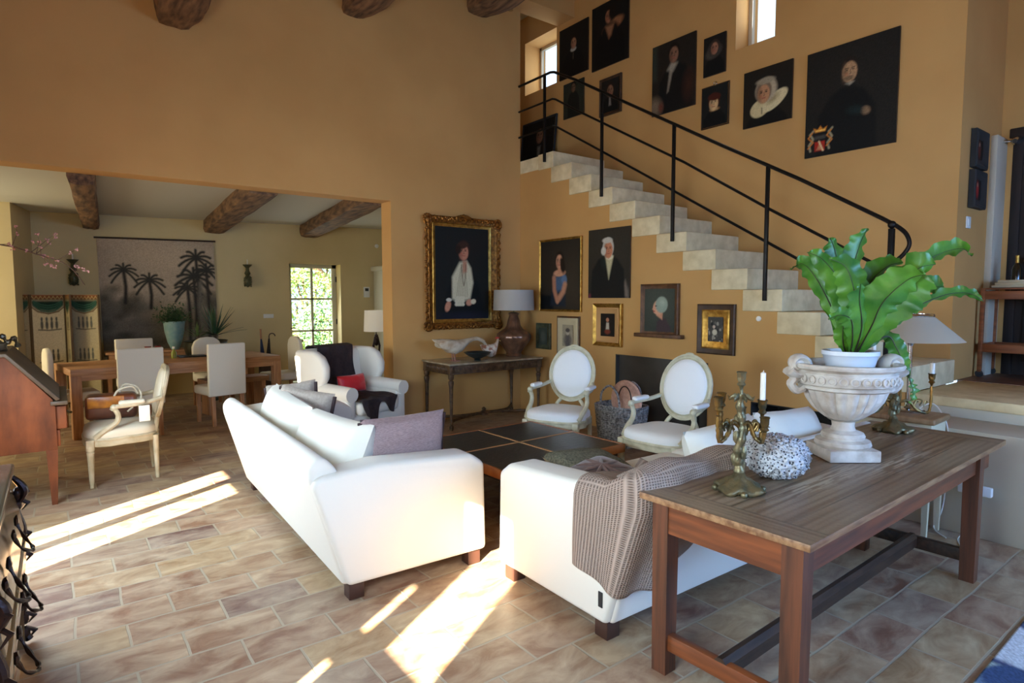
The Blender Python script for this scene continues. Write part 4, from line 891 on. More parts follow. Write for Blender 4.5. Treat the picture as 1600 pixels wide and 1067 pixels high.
# ---------------------------------------------------------------- candelabra
def candelabrum(name, label, loc, rot, H, arms, top=True, s=1.0):
    t = thing(name, label, 'candelabra', loc, rot)
    b = MB(); bmx = bmesh.new(); n = 48; rings = []
    for r, z in ((.092, .0), (.098, .012), (.088, .024), (.062, .032), (.052, .044), (.030, .054), (.020, .075)):
        ring = []
        for j in range(n):
            a = 2*PI*j/n; k = 1+(.16*math.cos(4*a)+.05*math.cos(9*a+1))*(r/.098)**2; ring.append(bmx.verts.new((r*k*math.cos(a)*s, r*k*math.sin(a)*s, (z+.006*math.sin(7*a)*(r > .05))*s+.003)))
        rings.append(ring)
    for A, B in zip(rings[:-1], rings[1:]):
        for j in range(n): bmx.faces.new((A[j], A[(j+1) % n], B[(j+1) % n], B[j]))
    bmx.faces.new(rings[0][::-1]); bmx.faces.new(rings[-1]); b._add(bmx)
    for k in range(4): a = PI/4+k*PI/2; b.ball((.094*s*math.cos(a), .094*s*math.sin(a), .010), .014*s, 8)
    b.build('base', M_BRASSG, t, ang=70)
    b = MB(); pts = []; rad = []
    for k in range(31):
        q = k/30; a = q*9; rr = .010*math.sin(q*PI); pts.append((rr*math.cos(a), rr*math.sin(a), .06*s+q*(H-.06*s-.10))); rad.append((.017-.006*q+.007*math.sin(q*24)**2)*s)
    b.tube(pts, rad, 10)
    for k in range(7): q = k/7; a = k*2.3; z = .1*s+q*(H-.28); b.ball((.02*math.cos(a), .02*math.sin(a), z), .014*s, 8, sc=(1, 1, 1.9), jit=.4)
    b.build('stem', M_BRASSG, t)
    def cup(b, x, y, z): b.lathe([(.006, -.03), (.010, -.014), (.020, -.006), (.017, .0), (.013, .006), (.019, .02), (.02, .045), (.024, .05), (.021, .053), (.015, .05), (.012, .02)], 14, M=T(x, y, z) @ Matrix.Diagonal((s*.82, s*.82, s*.9, 1)), ribs=8, ramp=.12)
    if top:
        b = MB(); cup(b, 0, 0, H-.055*s); b.tube([(0, 0, H-.14), (0.003, 0, H-.10), (0, 0, H-.07*s)], .006); b.build('candle_cup', M_BRASSG, t)
        b = MB()
        for k in range(6): a = k*PI/3; b.tube([(0, 0, H-.115), (.022*math.cos(a), .022*math.sin(a), H-.108), (.045*math.cos(a), .045*math.sin(a), H-.12), (.052*math.cos(a), .052*math.sin(a), H-.105)], [.006, .012, .008, .001], 6, flat=.35)
        b.build('leaf_ornament', M_BRASSG, t)
    for (ang, reach, zt) in arms:
        a = R(ang); c, s_ = math.cos(a), math.sin(a); b = MB(); z0 = H-.24
        path = bez([(0, 0, z0), (.35*reach, 0, z0+.025), (.62*reach, 0, z0-.03), (.92*reach, 0, z0-.045), (reach, 0, z0+.01), (reach, 0, zt-.03)], 6)
        M = Matrix.Rotation(a, 4, 'Z'); b.tube([tuple(p) for p in path], [.0065+.003*math.sin(i*1.3)**2 for i in range(len(path))], 8, M=M)
        b.tube([tuple(p) for p in bez([(.5*reach, 0, z0-.01), (.6*reach, 0, z0+.03), (.76*reach, 0, z0+.025), (.70*reach, 0, z0-.005)], 5)], .005, 6, M=M)
        for q in (.3, .55, .8): b.tube([(q*reach, 0, z0-.01), (q*reach+.02, .012, z0+.02), (q*reach+.035, .018, z0+.015)], [.004, .009, .001], 6, flat=.4, M=M)
        ar = b.build('arm', M_BRASS, t); b = MB(); cup(b, reach*c, reach*s_, zt); b.build('candle_cup', M_BRASS, ar)
    return t
cx, cy = 2.215, 1.39
candelabrum('candelabrum', 'aged brass rococo candelabra at the near end of the long table', (cx, cy, .757), 0, .50, [(-37, .088, .33), (120, .075, .355), (165, .115, .35), (-75, .095, .27), (30, .13, .28)])
def candle(label, x, y, z, h, r=.011, tilt=0): 
    o = MB().lathe([(r, 0), (r*.96, h*.97), (r*.5, h), ], 14).tube([(0, 0, h), (.002, 0, h+.008)], .0012, 5).build('candle', M_WAX, loc=(x, y, z)); o.rotation_euler = (0, tilt, 0); return tag(o, label, 'candle')
candle('single tall white candle standing in the near brass candelabra', cx+.088*math.cos(R(-37)), cy+.088*math.sin(R(-37)), .757+.375, .115)
c2 = (3.945, 1.475); candelabrum('candelabrum', 'brass candelabra half hidden behind the urn and fern', (c2[0], c2[1], .757), R(20), .40, [(-65, .20, .30), (120, .13, .40), (-20, .08, .40)], False, 1.0)
for (dx, dy, dz, h, tl, lb) in ((.20*math.cos(R(-45)), .20*math.sin(R(-45)), .30, .08, 0, 'short cream candle, rightmost on the far candelabra below the lampshade'), (.13*math.cos(R(140)), .13*math.sin(R(140)), .40, .09, 0, 'short cream candle, leftmost on the far candelabra behind the fern'), (.08, 0, .40, .10, .12, 'leaning cream candle in the middle of the far candelabra')):
    candle(lb, c2[0]+dx, c2[1]+dy, .757+dz+.03, h, .013, tl)
# ---------------------------------------------------------------- oval-back armchairs
def oval_chair(name, label, loc, rot, wood, uph, oval=True, group=None):
    """chair faces local -Y, origin under the seat centre"""
    t = thing(name, label, 'armchair', loc, rot, group)
    sw, sd = .60, .52
    def seatpt(a, k=1.0): # rounded seat outline
        c, s_ = math.cos(a), math.sin(a); e = .62
        x = math.copysign(abs(c)**e, c)*sw/2*(1.0 if s_ < 0 else .90); y = math.copysign(abs(s_)**e, s_)*sd/2*(1.08 if s_ < 0 else 1); return x*k, y*k
    b = bmesh.new(); n = 40; rings = []
    for k, z in ((.99, .40), (1.0, .425), (.985, .455), (.93, .475), (.75, .49), (.4, .50), (.05, .502)):
        rings.append([b.verts.new((*seatpt(2*PI*j/n, k), z)) for j in range(n)])
    for A, B in zip(rings[:-1], rings[1:]):
        for j in range(n): b.faces.new((A[j], A[(j+1) % n], B[(j+1) % n], B[j]))
    b.faces.new(rings[0][::-1]); b.faces.new(rings[-1]); MB()._add(b).build('seat', uph, t, ang=60)
    b = bmesh.new(); rings = []
    for k, z in ((.95, .335), (1.01, .34), (1.03, .355), (1.01, .37), (1.02, .385), (1.04, .395), (1.02, .408), (.9, .41)):
        rings.append([b.verts.new((*seatpt(2*PI*j/n, k), z)) for j in range(n)])
    for A, B in zip(rings[:-1], rings[1:]):
        for j in range(n): b.faces.new((A[j], A[(j+1) % n], B[(j+1) % n], B[j]))
    b.faces.new(rings[0][::-1]); b.faces.new(rings[-1]); MB()._add(b).build('seat_rail', wood, t, ang=50)
    legp = [(.012, 0), (.016, .01), (.013, .02), (.017, .05), (.026, .28), (.029, .295), (.021, .303), (.03, .312), (.032, .35)]
    for sx in (-1, 1):
        MB().lathe(legp, 16, M=T(sx*.255, -.235, 0), ribs=8, ramp=.05).box(sx*.255-.028, sx*.255+.028, -.263, -.207, .335, .40, .006).build('leg', wood, t)
        MB().tube([(sx*.20, .30 if oval else .235, 0), (sx*.21, .26 if oval else .23, .18), (sx*.215, .23, .38)], [.015, .02, .024], 10).build('leg', wood, t)
    # backrest, tilted
    cz, ow, oh = (.795, .228, .262) if oval else (.74, .20, .215)
    Mb = T(0, .235, .42) @ Matrix.Rotation(R(-12), 4, 'X')
    def pt(a, k, o=0.0):
        c, s_ = math.cos(a), math.sin(a)
        e = 1.0 if oval else .55
        return (math.copysign(abs(c)**e, c)*ow*k, o, cz-.42+math.copysign(abs(s_)**e, s_)*oh*k*(1.0 if s_ > 0 or oval else 1.0))
    b = MB(); b.tube([pt(2*PI*j/40, 1) for j in range(40)], .019, 8, closed=True, M=Mb, flat=1.1); b.tube([pt(2*PI*j/40, .90, -.012) for j in range(40)], .010, 6, closed=True, M=Mb)
    b.tube([pt(2*PI*j/40, 1.06, -.01) for j in range(40)], .009, 6, closed=True, M=Mb)
    for sx in (-1, 1): b.tube(bez([(sx*.10, .0, .115), (sx*.13, .0, .08), (sx*.155, 0, .03), (sx*.18, 0, -.04)], 4), .019, 8, M=Mb)
    b.tube(bez([(-.15, 0, .035), (0, 0, .015), (.15, 0, .035)], 4), .014, 8, M=Mb)
    if oval: b.ball((0, -.008, cz-.42+oh+.022), .02, 10, M=Mb, sc=(2, .8, .7))
    b.build('back_frame', wood, t)
    b = bmesh.new(); rings = []
    for k, o in ((.93, .0), (.90, -.022), (.78, -.034), (.5, -.042), (.05, -.045)): rings.append([b.verts.new(Mb @ Vector(pt(2*PI*j/n, k, o))) for j in range(n)])
    rb = [b.verts.new(Mb @ Vector(pt(2*PI*j/n, .93, .018))) for j in range(n)]
    for A, B in zip(rings[:-1], rings[1:]):
        for j in range(n): b.faces.new((A[j], A[(j+1) % n], B[(j+1) % n], B[j]))
    b.faces.new(rings[-1]); b.faces.new(rb)
    for j in range(n): b.faces.new((rb[j], rb[(j+1) % n], rings[0][(j+1) % n], rings[0][j]))
    bmesh.ops.recalc_face_normals(b, faces=b.faces[:]); MB()._add(b).build('back_pad', uph, t, ang=60)
    for sx in (-1, 1):
        b = MB(); b.tube(bez([(sx*.225, .285, .70), (sx*.265, .18, .675), (sx*.29, .04, .665), (sx*.295, -.05, .66), (sx*.29, -.075, .635)], 5), [.019]*20+[.024], 8)
        b.ball((sx*.293, -.062, .655), .028, 10)
        b.tube(bez([(sx*.292, -.06, .645), (sx*.288, -.035, .59), (sx*.285, -.05, .53), (sx*.275, -.13, .47), (sx*.262, -.20, .41)], 6), [.020]*8+[.022]*8+[.026]*9, 8)
        b.build('arm', wood, t)
        MB().box(sx*.285-.03, sx*.285+.03, -.03, .16, .672, .708, .018, 4, M=T(0, 0, 0)).build('arm_pad', uph, t)
    return t
def face(dx, dy): return math.atan2(dy, dx)+PI/2
oval_chair('oval_armchair', 'white oval-backed armchair in front of the marble topped console corner', (3.86, 4.35, 0), face(-.90, -.43), M_PALECH, M_UPH)
oval_chair('oval_armchair', 'white oval-backed armchair nearer the right sofa, before the dark hearth', (3.96, 3.17, 0), face(-.99, -.10), M_PALECH, M_UPH)
oval_chair('cream_armchair', 'cream armchair facing left with a handbag on it, beside the slant-front desk', (0.42, 6.18, 0), face(-1, .03), M_CREAMC, M_CREAMU, False)
# handbag and note on the cream armchair
M_TAN = mat('brown_bag_leather', (112, 56, 28), .4, col2=(70, 34, 20), scale=7, coat=.3)
t = thing('handbag', 'brown leather handbag with pale rope handles lying on the cream armchair', 'handbag', (.36, 6.34, .503), R(-6))
MB().box(-.19, .19, -.10, .10, 0, .21, .035, 3).build('bag_body', M_TAN, t)
MB().box(-.17, .10, -.106, -.09, .10, .20, .012).build('amber_flap', mat('amber_patent', (196, 120, 30), .3, col2=(110, 50, 20), scale=9), t)
b = MB(); b.tube(bez([(.02, -.09, .18), (.06, -.10, .25), (.16, -.08, .27), (.20, -.02, .20)], 6), .008); b.tube(bez([(.06, .06, .2), (.10, .04, .28), (.2, 0, .25), (.22, -.04, .15), (.12, -.12, .06)], 6), .008)
b.build('rope_handle', mat('rope', (206, 194, 168), .8), t)
tag(MB().box(.52, .60, 5.862, 5.877, .52, .655, .004).build('paper_note', mat('ivory_paper', (232, 224, 206), .8)), 'ivory paper slip hanging under the arm of the cream armchair', 'paper')
# ---------------------------------------------------------------- marble topped console and what stands on it
t = thing('console_table', 'antique gilt wood console with a veined marble top against the ochre wall', 'console', (4.29, 6.29, 0))
hw, hd = .70, .335
MB().box(-hw, hw, -hd, hd, .765, .787, .007, 3).build('marble_top', M_MARBLE, t)
b = MB(); b.box(-hw+.02, hw-.02, -hd+.02, -hd+.05, .665, .765, .004).box(-hw+.02, hw-.02, hd-.05, hd-.02, .665, .765, .004).box(-hw+.02, -hw+.05, -hd+.02, hd-.02, .665, .765, .004).box(hw-.05, hw-.02, -hd+.02, hd-.02, .665, .765, .004)
for k in range(34): b.ball((-hw+.1+k*(2*hw-.2)/33, -hd+.018, .715), .014, 6, sc=(1, .5, 1.6))
for k in range(16): b.ball((-hw+.018, -hd+.1+k*(2*hd-.2)/15, .715), .014, 6, sc=(.5, 1, 1.6))
b.box(-hw+.012, hw-.012, -hd+.012, -hd+.02, .66, .672, .002).box(-hw+.012, hw-.012, -hd+.01, -hd+.02, .75, .762, .002).box(-hw+.01, -hw+.02, -hd+.012, hd-.012, .66, .672, .002)
b.build('carved_frieze', M_GILTW, t)
for x in (-hw+.045, hw-.045):
    for y in (-hd+.045, hd-.045):
        MB().box(x-.032, x+.032, y-.032, y+.032, .655, .765, .004).lathe([(.016, 0), (.024, .02), (.024, .05), (.012, .06), (.018, .075), (.014, .10), (.023, .52), (.030, .555), (.030, .58), (.018, .59), (.030, .61), (.032, .655)], 18, M=T(x, y, 0), ribs=8, ramp=.08).ball((x, y-.03, .73), .018, 8, sc=(1, .5, 1.3)).build('leg', M_GILTW, t)
b = MB()
for sx in (-1, 1):
    for sy in (-1, 1): b.tube(bez([(sx*(hw-.045), sy*(hd-.045), .10), (sx*.45, sy*.10, .085), (sx*.2, sy*.02, .09), (0, 0, .10)], 6), [.018]*19, 8)
b.lathe([(.05, .07), (.055, .10), (.02, .13), (.03, .15), (.005, .17)], 16); b.build('stretcher', M_GILTW, t)
# goose
M_GOOSE = mat('whitewashed_wood', (218, 204, 180), .75, col2=(176, 150, 120), scale=9, bump=.4, bscale=14)
t = thing('goose_figure', 'whitewashed goose figure bending its neck over the black bowl', 'figurine', (3.80, 6.22, .788), R(-6))
b = bmesh.new(); n = 18; rings = []
for x, z, rw, rh in ((-.27, .27, .004, .004), (-.24, .255, .022, .018), (-.17, .225, .06, .05), (-.08, .19, .088, .082), (.02, .17, .092, .09), (.10, .185, .078, .075), (.16, .215, .05, .052), (.21, .240, .036, .036), (.27, .262, .028, .026), (.33, .262, .025, .024), (.39, .240, .027, .026), (.425, .215, .026, .028), (.445, .195, .016, .018), (.462, .178, .007, .008)):
    rings.append([b.verts.new((x, rw*math.cos(2*PI*j/n), z+rh*math.sin(2*PI*j/n))) for j in range(n)])
for A, B in zip(rings[:-1], rings[1:]):
    for j in range(n): b.faces.new((A[j], A[(j+1) % n], B[(j+1) % n], B[j]))
b.faces.new(rings[0]); b.faces.new(rings[-1]); bmesh.ops.recalc_face_normals(b, faces=b.faces[:]); MB()._add(b).build('goose_body', M_GOOSE, t, ang=70)
for sy in (-1, 1):
    b = MB(); b.ball((-.08, sy*.07, .205), .1, 14, sc=(1.35, .28, .55)); b.build('wing', M_GOOSE, t)
    b = MB(); b.tube([(.0, sy*.035, .10), (.01, sy*.035, .012)], .009).box(-.02, .07, sy*.035-.022, sy*.035+.022, 0, .012, .004); b.build('foot', mat('clay_foot_%d' % sy, (150, 104, 88), .7), t)
MB().tube([(.44, 0, .200), (.475, 0, .166)], [.012, .004]).build('beak', mat('pale_orange_beak', (206, 160, 120), .6), t)
MB().ball((.425, -.024, .222), .004).ball((.425, .024, .222), .004).build('eye', M_BLACK, t)
# bowl
t = tag(MB().lathe([(.04, 0), (.045, .012), (.03, .018), (.12, .06), (.165, .098), (.166, .104), (.155, .10), (.10, .06), (.01, .03)], 36, cap=False).build('shallow_bowl', mat('black_glaze', (26, 38, 40), .35, coat=.3), loc=(4.085, 6.12, .788)), 'shallow dark bowl beneath the goose on the marble console', 'bowl')
# hen
t = thing('hen_figure', 'speckled white and rust ceramic hen beside the copper lamp', 'figurine', (4.41, 6.30, .788), R(-10))
M_HEN = mat('speckled_ceramic', (216, 202, 182), .5, col2=(156, 96, 64), scale=16, lo=.5, hi=.62)
b = bmesh.new(); rings = []
for x, z, rw, rh in ((-.15, .165, .006, .006), (-.12, .14, .03, .035), (-.06, .10, .065, .075), (0, .085, .075, .084), (.05, .10, .06, .085), (.075, .15, .045, .045), (.088, .19, .034, .030), (.095, .22, .030, .022), (.10, .24, .012, .008)):
    rings.append([b.verts.new((x, rw*math.cos(2*PI*j/n), z+rh*math.sin(2*PI*j/n))) for j in range(n)])
for A, B in zip(rings[:-1], rings[1:]):
    for j in range(n): b.faces.new((A[j], A[(j+1) % n], B[(j+1) % n], B[j]))
b.faces.new(rings[0]); b.faces.new(rings[-1]); bmesh.ops.recalc_face_normals(b, faces=b.faces[:]); MB()._add(b).build('hen_body', M_HEN, t, ang=80)
b = MB()
for k in range(4): b.ball((.07+.014*k, 0, .252-.003*abs(k-1.5)), .012, 8, sc=(.8, .5, 1))
b.build('comb', mat('hen_comb', (196, 70, 60), .5), t)
MB().tube([(.12, 0, .215), (.142, 0, .205)], [.009, .002]).build('beak', mat('beak_yellow', (206, 160, 90), .5), t)
# copper lamp
t = thing('table_lamp', 'brown copper gourd table lamp with a grey silk drum shade on the console', 'lamp', (4.775, 6.30, .788))
MB().lathe([(.10, 0), (.105, .02), (.095, .035), (.10, .06), (.15, .13), (.205, .205), (.222, .25), (.212, .29), (.16, .33), (.115, .36), (.09, .40), (.075, .47), (.055, .53), (.065, .545), (.07, .56), (.03, .575)], 60, ribs=20, ramp=.05).build('lamp_body', M_COPPER, t)
MB().tube([(0, 0, .57), (0, 0, .66)], .008).build('lamp_stem', M_BRASS, t)
MB().lathe([(.265, .60), (.268, .60), (.258, .862), (.255, .862)], 56, cap=False).build('lamp_shade', M_SILKSH, t)
MB().lathe([(.25, .86), (.02, .858)], 40, cap=False).build('shade_diffuser', M_SILKSH, t)
# wicker basket with a round pink basketry lid
t = thing('wicker_basket', 'grey wicker magazine basket with looped handle between the oval chairs', 'basket', (4.74, 4.37, 0), R(4))
b = MB(); 
for k in range(19):
    z = .02+k*.022; q = .17+.05*k/18; r = .24+.03*k/18
    pts = [(math.copysign(abs(math.cos(a))**.6, math.cos(a))*q*.9+.004*math.sin(a*18+k*PI), math.copysign(abs(math.sin(a))**.6, math.sin(a))*r+.004*math.sin(a*18+k*PI), z) for a in [2*PI*i/60 for i in range(60)]]
    b.tube(pts, .0115, 5, closed=True)
b.box(-.13, .13, -.2, .2, 0, .03, .01); M_WICK = mat('grey_wicker', (176, 172, 170), .8, col2=(88, 84, 84), scale=40, bump=.4, bscale=60)
b.build('woven_body', M_WICK, t)
for sx in (-1, 1): MB().tube(bez([(sx*.18, .13, .42), (sx*.19, .11, .56), (sx*.19, 0, .64), (sx*.19, -.10, .56), (sx*.18, -.12, .42)], 6), .012, 7).build('handle', M_WICK, t)
t = thing('round_pink_bag', 'round pale pink pad with a hooped seam standing in the wicker basket', 'bag', (4.76, 4.32, .44), R(0))
M_PINK = mat('pale_pink_straw', (216, 172, 150), .8, col2=(196, 150, 130), scale=30)
MB().lathe([(.001, -.02), (.20, -.018), (.215, 0), (.20, .018), (.001, .02)], 40, M=T(0, 0, .03) @ Matrix.Rotation(PI/2, 4, 'Y')).build('pad', M_PINK, t)
MB().tube([(-.022, .09*math.cos(a), .03+.15*math.sin(a)) for a in [PI*k/16 for k in range(17)]], .007).build('hooped_seam', M_FOOT, t)
# fire tools by the hearth
t = thing('fire_tools', 'black iron fire tool stand against the hearth edge behind the right oval chair', 'tool set', (5.02, 3.62, 0))
MB().lathe([(.10, 0), (.10, .012), (.02, .03)], 20).tube([(0, 0, .02), (0, 0, .70)], .010).tube([(-.06, -.06, .62), (.06, .06, .62)], .007).ball((0, 0, .72), .022).build('stand', M_IRON, t)
for k in (-1, 1): MB().tube([(k*.05, k*.05, .64), (k*.055, k*.055, .12)], .006).box(k*.055-.025, k*.055+.025, k*.055-.008, k*.055+.008, .06, .16, .004).build('tool', M_IRON, t)
# ---------------------------------------------------------------- side table, lamp, cables by the platform
t = thing('side_table', 'small cream side table with a moulded wooden top beside the platform wall', 'side table', (4.50, 1.66, 0), R(3))
MB().box(-.165, .165, -.26, .26, .745, .785, .012, 3).build('table_top', mat('tan_top_wood', (158, 122, 84), .5, col2=(136, 100, 66), scale=6, stretch=(1, 6, 1)), t)
M_CRT = mat('cream_table_paint', (210, 196, 162), .55)
MB().box(-.145, .145, -.24, .24, .63, .745, .004).build('apron', M_CRT, t)
for sx in (-1, 1):
    for sy in (-1, 1): MB().taper(sx*.125, sy*.22, 0, .63, .014, .024).build('leg', M_CRT, t, smooth=False)
t = thing('side_lamp', 'polished steel lamp with a wide pale empire shade on the cream side table', 'lamp', (4.575, 1.625, .786))
MB().lathe([(.095, 0), (.098, .008), (.09, .016), (.03, .022), (.012, .04)], 36).build('lamp_base', M_CHROME, t)
MB().tube([(0, 0, .03), (0, 0, .47)], .0125, 14).lathe([(.016, .44), (.022, .46), (.022, .50), (.01, .51)], 14).build('lamp_pole', M_CHROME, t)
MB().lathe([(.298, .475), (.300, .475), (.125, .635), (.123, .635)], 56, cap=False).build('lamp_shade', mat('pale_pleated_shade', (206, 194, 168), .75, bump=.1, sss=.25), t)
MB().lathe([(.125, .632), (.129, .642), (.125, .654), (.118, .654), (.117, .632)], 40, cap=False).build('shade_ring', M_CHROME, t)
M_CABLE = mat('white_cable', (222, 216, 204), .5)
MB().tube(bez([(.045, -.045, .014), (.095, -.12, .05), (.10, -.20, -.09), (.085, -.22, -.34), (.085, -.20, -.64), (.04, -.17, -.765), (-.08, -.28, -.775)], 7), .004, 6).build('lamp_cord', M_CABLE, t)
t = thing('router', 'white router box fixed low on the ledge wall under the long table', 'router', (4.655, 1.25, .29))
MB().box(-.025, .02, -.09, .09, 0, .06, .008).build('router_body', M_WHITE, t); MB().tube(bez([(-.02, .03, 0), (-.03, .05, -.12), (-.02, .04, -.24), (-.10, .05, -.285), (-.22, .0, -.284)], 6), .0035, 6).tube(bez([(-.02, -.03, 0), (-.03, -.02, -.16), (-.04, 0, -.26), (-.16, -.06, -.284)], 6), .0035, 6).build('router_cable', M_CABLE, t)
# ---------------------------------------------------------------- serving trolley
t = thing('serving_trolley', 'teak two-tier serving trolley on castors up on the platform', 'trolley', (6.80, 1.39, ZW))
M_TEAK = mat('teak', (148, 84, 44), .5, col2=(116, 62, 32), scale=6, stretch=(6, .6, 6))
for z in (.755, .285):
    MB().box(-.17, .17, -.40, .40, z-.02, z-.005).build('shelf', M_TEAK, t, smooth=False)
    MB().box(-.19, -.165, -.42, .42, z-.055, z+.02, .006).box(.165, .19, -.42, .42, z-.055, z+.02, .006).box(-.19, .19, -.42, -.395, z-.055, z+.02, .006).box(-.19, .19, .395, .42, z-.055, z+.02, .006).build('tray_rim', M_TEAK, t)
MB().box(-.192, -.17, -.40, .40, .785, .80, .004).build('top_rail', M_TEAK, t)
for sx in (-1, 1):
    for sy in (-1, 1):
        MB().box(sx*.178-.014, sx*.178+.014, sy*.408-.017, sy*.408+.017, .05, .80, .005).build('leg', M_TEAK, t)
        MB().lathe([(.005, -.014), (.028, -.012), (.032, 0), (.028, .012), (.005, .014)], 18, M=T(sx*.178, sy*.408, .033) @ Matrix.Rotation(PI/2, 4, 'Y')).build('castor', M_BLACK, t)
b = MB()
for k in range(3): b.box(-.16+.004*k, .17-.006*k, -.40+.012*k, .36-.02*k, .802+k*.022, .826+k*.022, .011, 3)
tag(b.build('folded_linen', mat('folded_linen', (196, 180, 146), .9, bump=.6, bscale=9), loc=(6.80, 1.39, ZW)), 'pile of folded beige linen on top of the teak trolley', 'linen')
t = thing('wine_bottle', 'dark wine bottle with gold neck foil standing on the trolley linen', 'bottle', (6.79, 1.61, ZW+.77))
MB().lathe([(.036, 0), (.038, .01), (.038, .19), (.03, .22), (.014, .25), (.014, .27)], 20).build('glass_body', mat('dark_bottle_glass', (20, 22, 16), .12, coat=.5), t)
MB().lathe([(.0145, .25), (.0155, .255), (.0155, .315), (.012, .318)], 16).build('neck_foil', M_GILTB, t)
tag(MB().tube(bez([(6.45, 1.30, ZW+.012), (6.75, 1.0, ZW+.012), (6.9, .5, ZW+.012)], 6), .008, 6).build('platform_cable', M_CABLE), 'pale cable lying on the platform floor under the trolley', 'cord')
# ---------------------------------------------------------------- patterned rug corner
P = Paint(1.5, 2.2, (196, 198, 200), 200); nx_ = P.nx
X, Y = P.X*1.5, P.Y*2.2
P.mix((np.sin(X*170)*np.sin(Y*170) > .2)*.35, (210, 216, 224))
rng = np.random.RandomState(2)
for k in range(34):
    cx_, cy_ = rng.rand(), rng.rand(); r_ = .05+.05*rng.rand(); P.e(cx_, cy_, r_*1.3, r_*.9, (66, 72, 104), .2); P.e(cx_, cy_, r_, r_*.68, (150, 166, 160), .2); P.e(cx_, cy_, r_*.5, r_*.35, (92, 110, 134), .3)
P.e(.10, .955, .085, .045, (60, 78, 112), .15); P.e(.13, .86, .12, .07, (56, 56, 86), .12); P.e(.13, .86, .095, .055, (148, 166, 158), .15); P.e(.13, .86, .05, .03, (60, 76, 110), .2); P.line([(0, .905), (.1, .90), (.3, .82), (.5, .6)], .03, (150, 152, 112))
P.grain(.25)
rg = P.mesh('patterned_rug', M_MATTEP, None, (3.60, .755, .012), curve=lambda a, b_, c: (a+.0, -2.2+c+0*a, b_))
rg.rotation_euler = (0, 0, R(1)); tag(rg, 'blue and cream scrolling patterned rug whose corner shows at bottom right', 'rug')
rg.modifiers.new('thickness', 'SOLIDIFY').thickness = .011
# ---------------------------------------------------------------- slant-front desk (left)
t = thing('slant_front_desk', 'reddish walnut slant-front desk on tapered legs at the left edge', 'desk', (-.30, 6.08, 0), 0)
M_WAL = mat('red_walnut', (124, 68, 36), .65, col2=(84, 46, 26), scale=4, stretch=(2, 2, .7), bump=.08, spec=.25)
M_WALD = mat('dark_slant_wood', (66, 50, 34), .55, col2=(84, 66, 42), scale=4)
prof = [(-.28, .42), (.27, .42), (.27, .74), (.255, .80), (-.0, 1.13), (-.28, 1.13)]
MB().prism(prof, -.47, .47, 'y', .006).build('carcase', M_WAL, t, ang=30)
MB().prism([(.275, .79), (.30, .80), (.005, 1.155), (-.29, 1.155), (-.29, 1.13), (-.005, 1.13)], -.485, .485, 'y', .004).build('slant_lid', M_WALD, t, ang=30)
MB().box(.24, .345, -.485, .485, .755, .785, .006).build('writing_ledge', M_WALD, t)
for y0, y1 in ((-.45, .45),):
    d = MB().box(.262, .335, y0, y1, .57, .745, .012).box(.255, .29, y0, y1, .44, .565, .008).build('drawer', M_WAL, t)
    for yy in (-.25, .25): MB().lathe([(.02, 0), (.022, .006), (.006, .02), (.012, .03), (.005, .036)], 12, M=T(.335, yy, .66) @ Matrix.Rotation(PI/2, 4, 'Y')).build('drawer_pull', M_BRASS, d)
for x in (-.24, .235):
    for y in (-.43, .43): MB().taper(x, y, 0, .43, .018, .036).build('leg', M_WAL, t, smooth=False)
tag(MB().tube(bez([(-.43, 5.93, 1.155), (-.39, 5.93, 1.24), (-.33, 5.90, 1.27), (-.30, 5.93, 1.22), (-.26, 5.90, 1.25), (-.24, 5.95, 1.19)], 6), [.016+.007*math.sin(i*1.1) for i in range(31)], 8).ball((-.34, 5.93, 1.19), .045, 10, jit=.6).build('bronze_ornament', mat('dark_bronze', (92, 84, 70), .35, .8)), 'dark twisted bronze ornament on top of the slant-front desk', 'ornament')
# blossom branch
t = thing('blossom_branch', 'bare twig with tiny pink blossoms reaching in from the left edge', 'branch', (-.46, 6.2, 1.155))
M_TWIG = mat('twig', (96, 70, 52), .8)
b = MB(); main = bez([(0, 0, 0), (-.02, 0, .45), (-.06, .0, .80), (.18, -.10, .80), (.36, -.16, .74), (.55, -.2, .66), (.66, -.22, .50)], 6)
b.tube(main, [.009*(1-i/len(main)*.75) for i in range(len(main))], 6)
rnd = random.Random(11); bl = []
for k in range(16):
    i = rnd.randint(10, len(main)-3); p = main[i]; q = p+Vector((rnd.uniform(-.05, .16), rnd.uniform(-.08, .08), rnd.uniform(-.14, .22))); m_ = p.lerp(q, .5)+Vector((.02, 0, .02)); b.tube([p, m_, q], [.003, .002, .001], 5); bl += [m_, q]
b.build('twig', M_TWIG, t); b = MB()
for p in bl+[main[i] for i in range(16, 30, 3)]:
    for k in range(4): b.ball(tuple(p+Vector((rnd.uniform(-.012, .012), rnd.uniform(-.012, .012), rnd.uniform(-.012, .012)))), .007, 6)
b.build('blossom', mat('pink_blossom', (206, 150, 140), .7), t)
t = thing('branch_vase', 'slim dark red vase holding the blossom branch on the desk', 'vase', (-.46, 6.2, 1.156))
MB().lathe([(.04, 0), (.055, .05), (.05, .12), (.022, .18), (.028, .21), (.02, .21), (.015, .17)], 20, cap=False).build('vase_body', mat('oxblood_glaze', (74, 26, 24), .3), t)
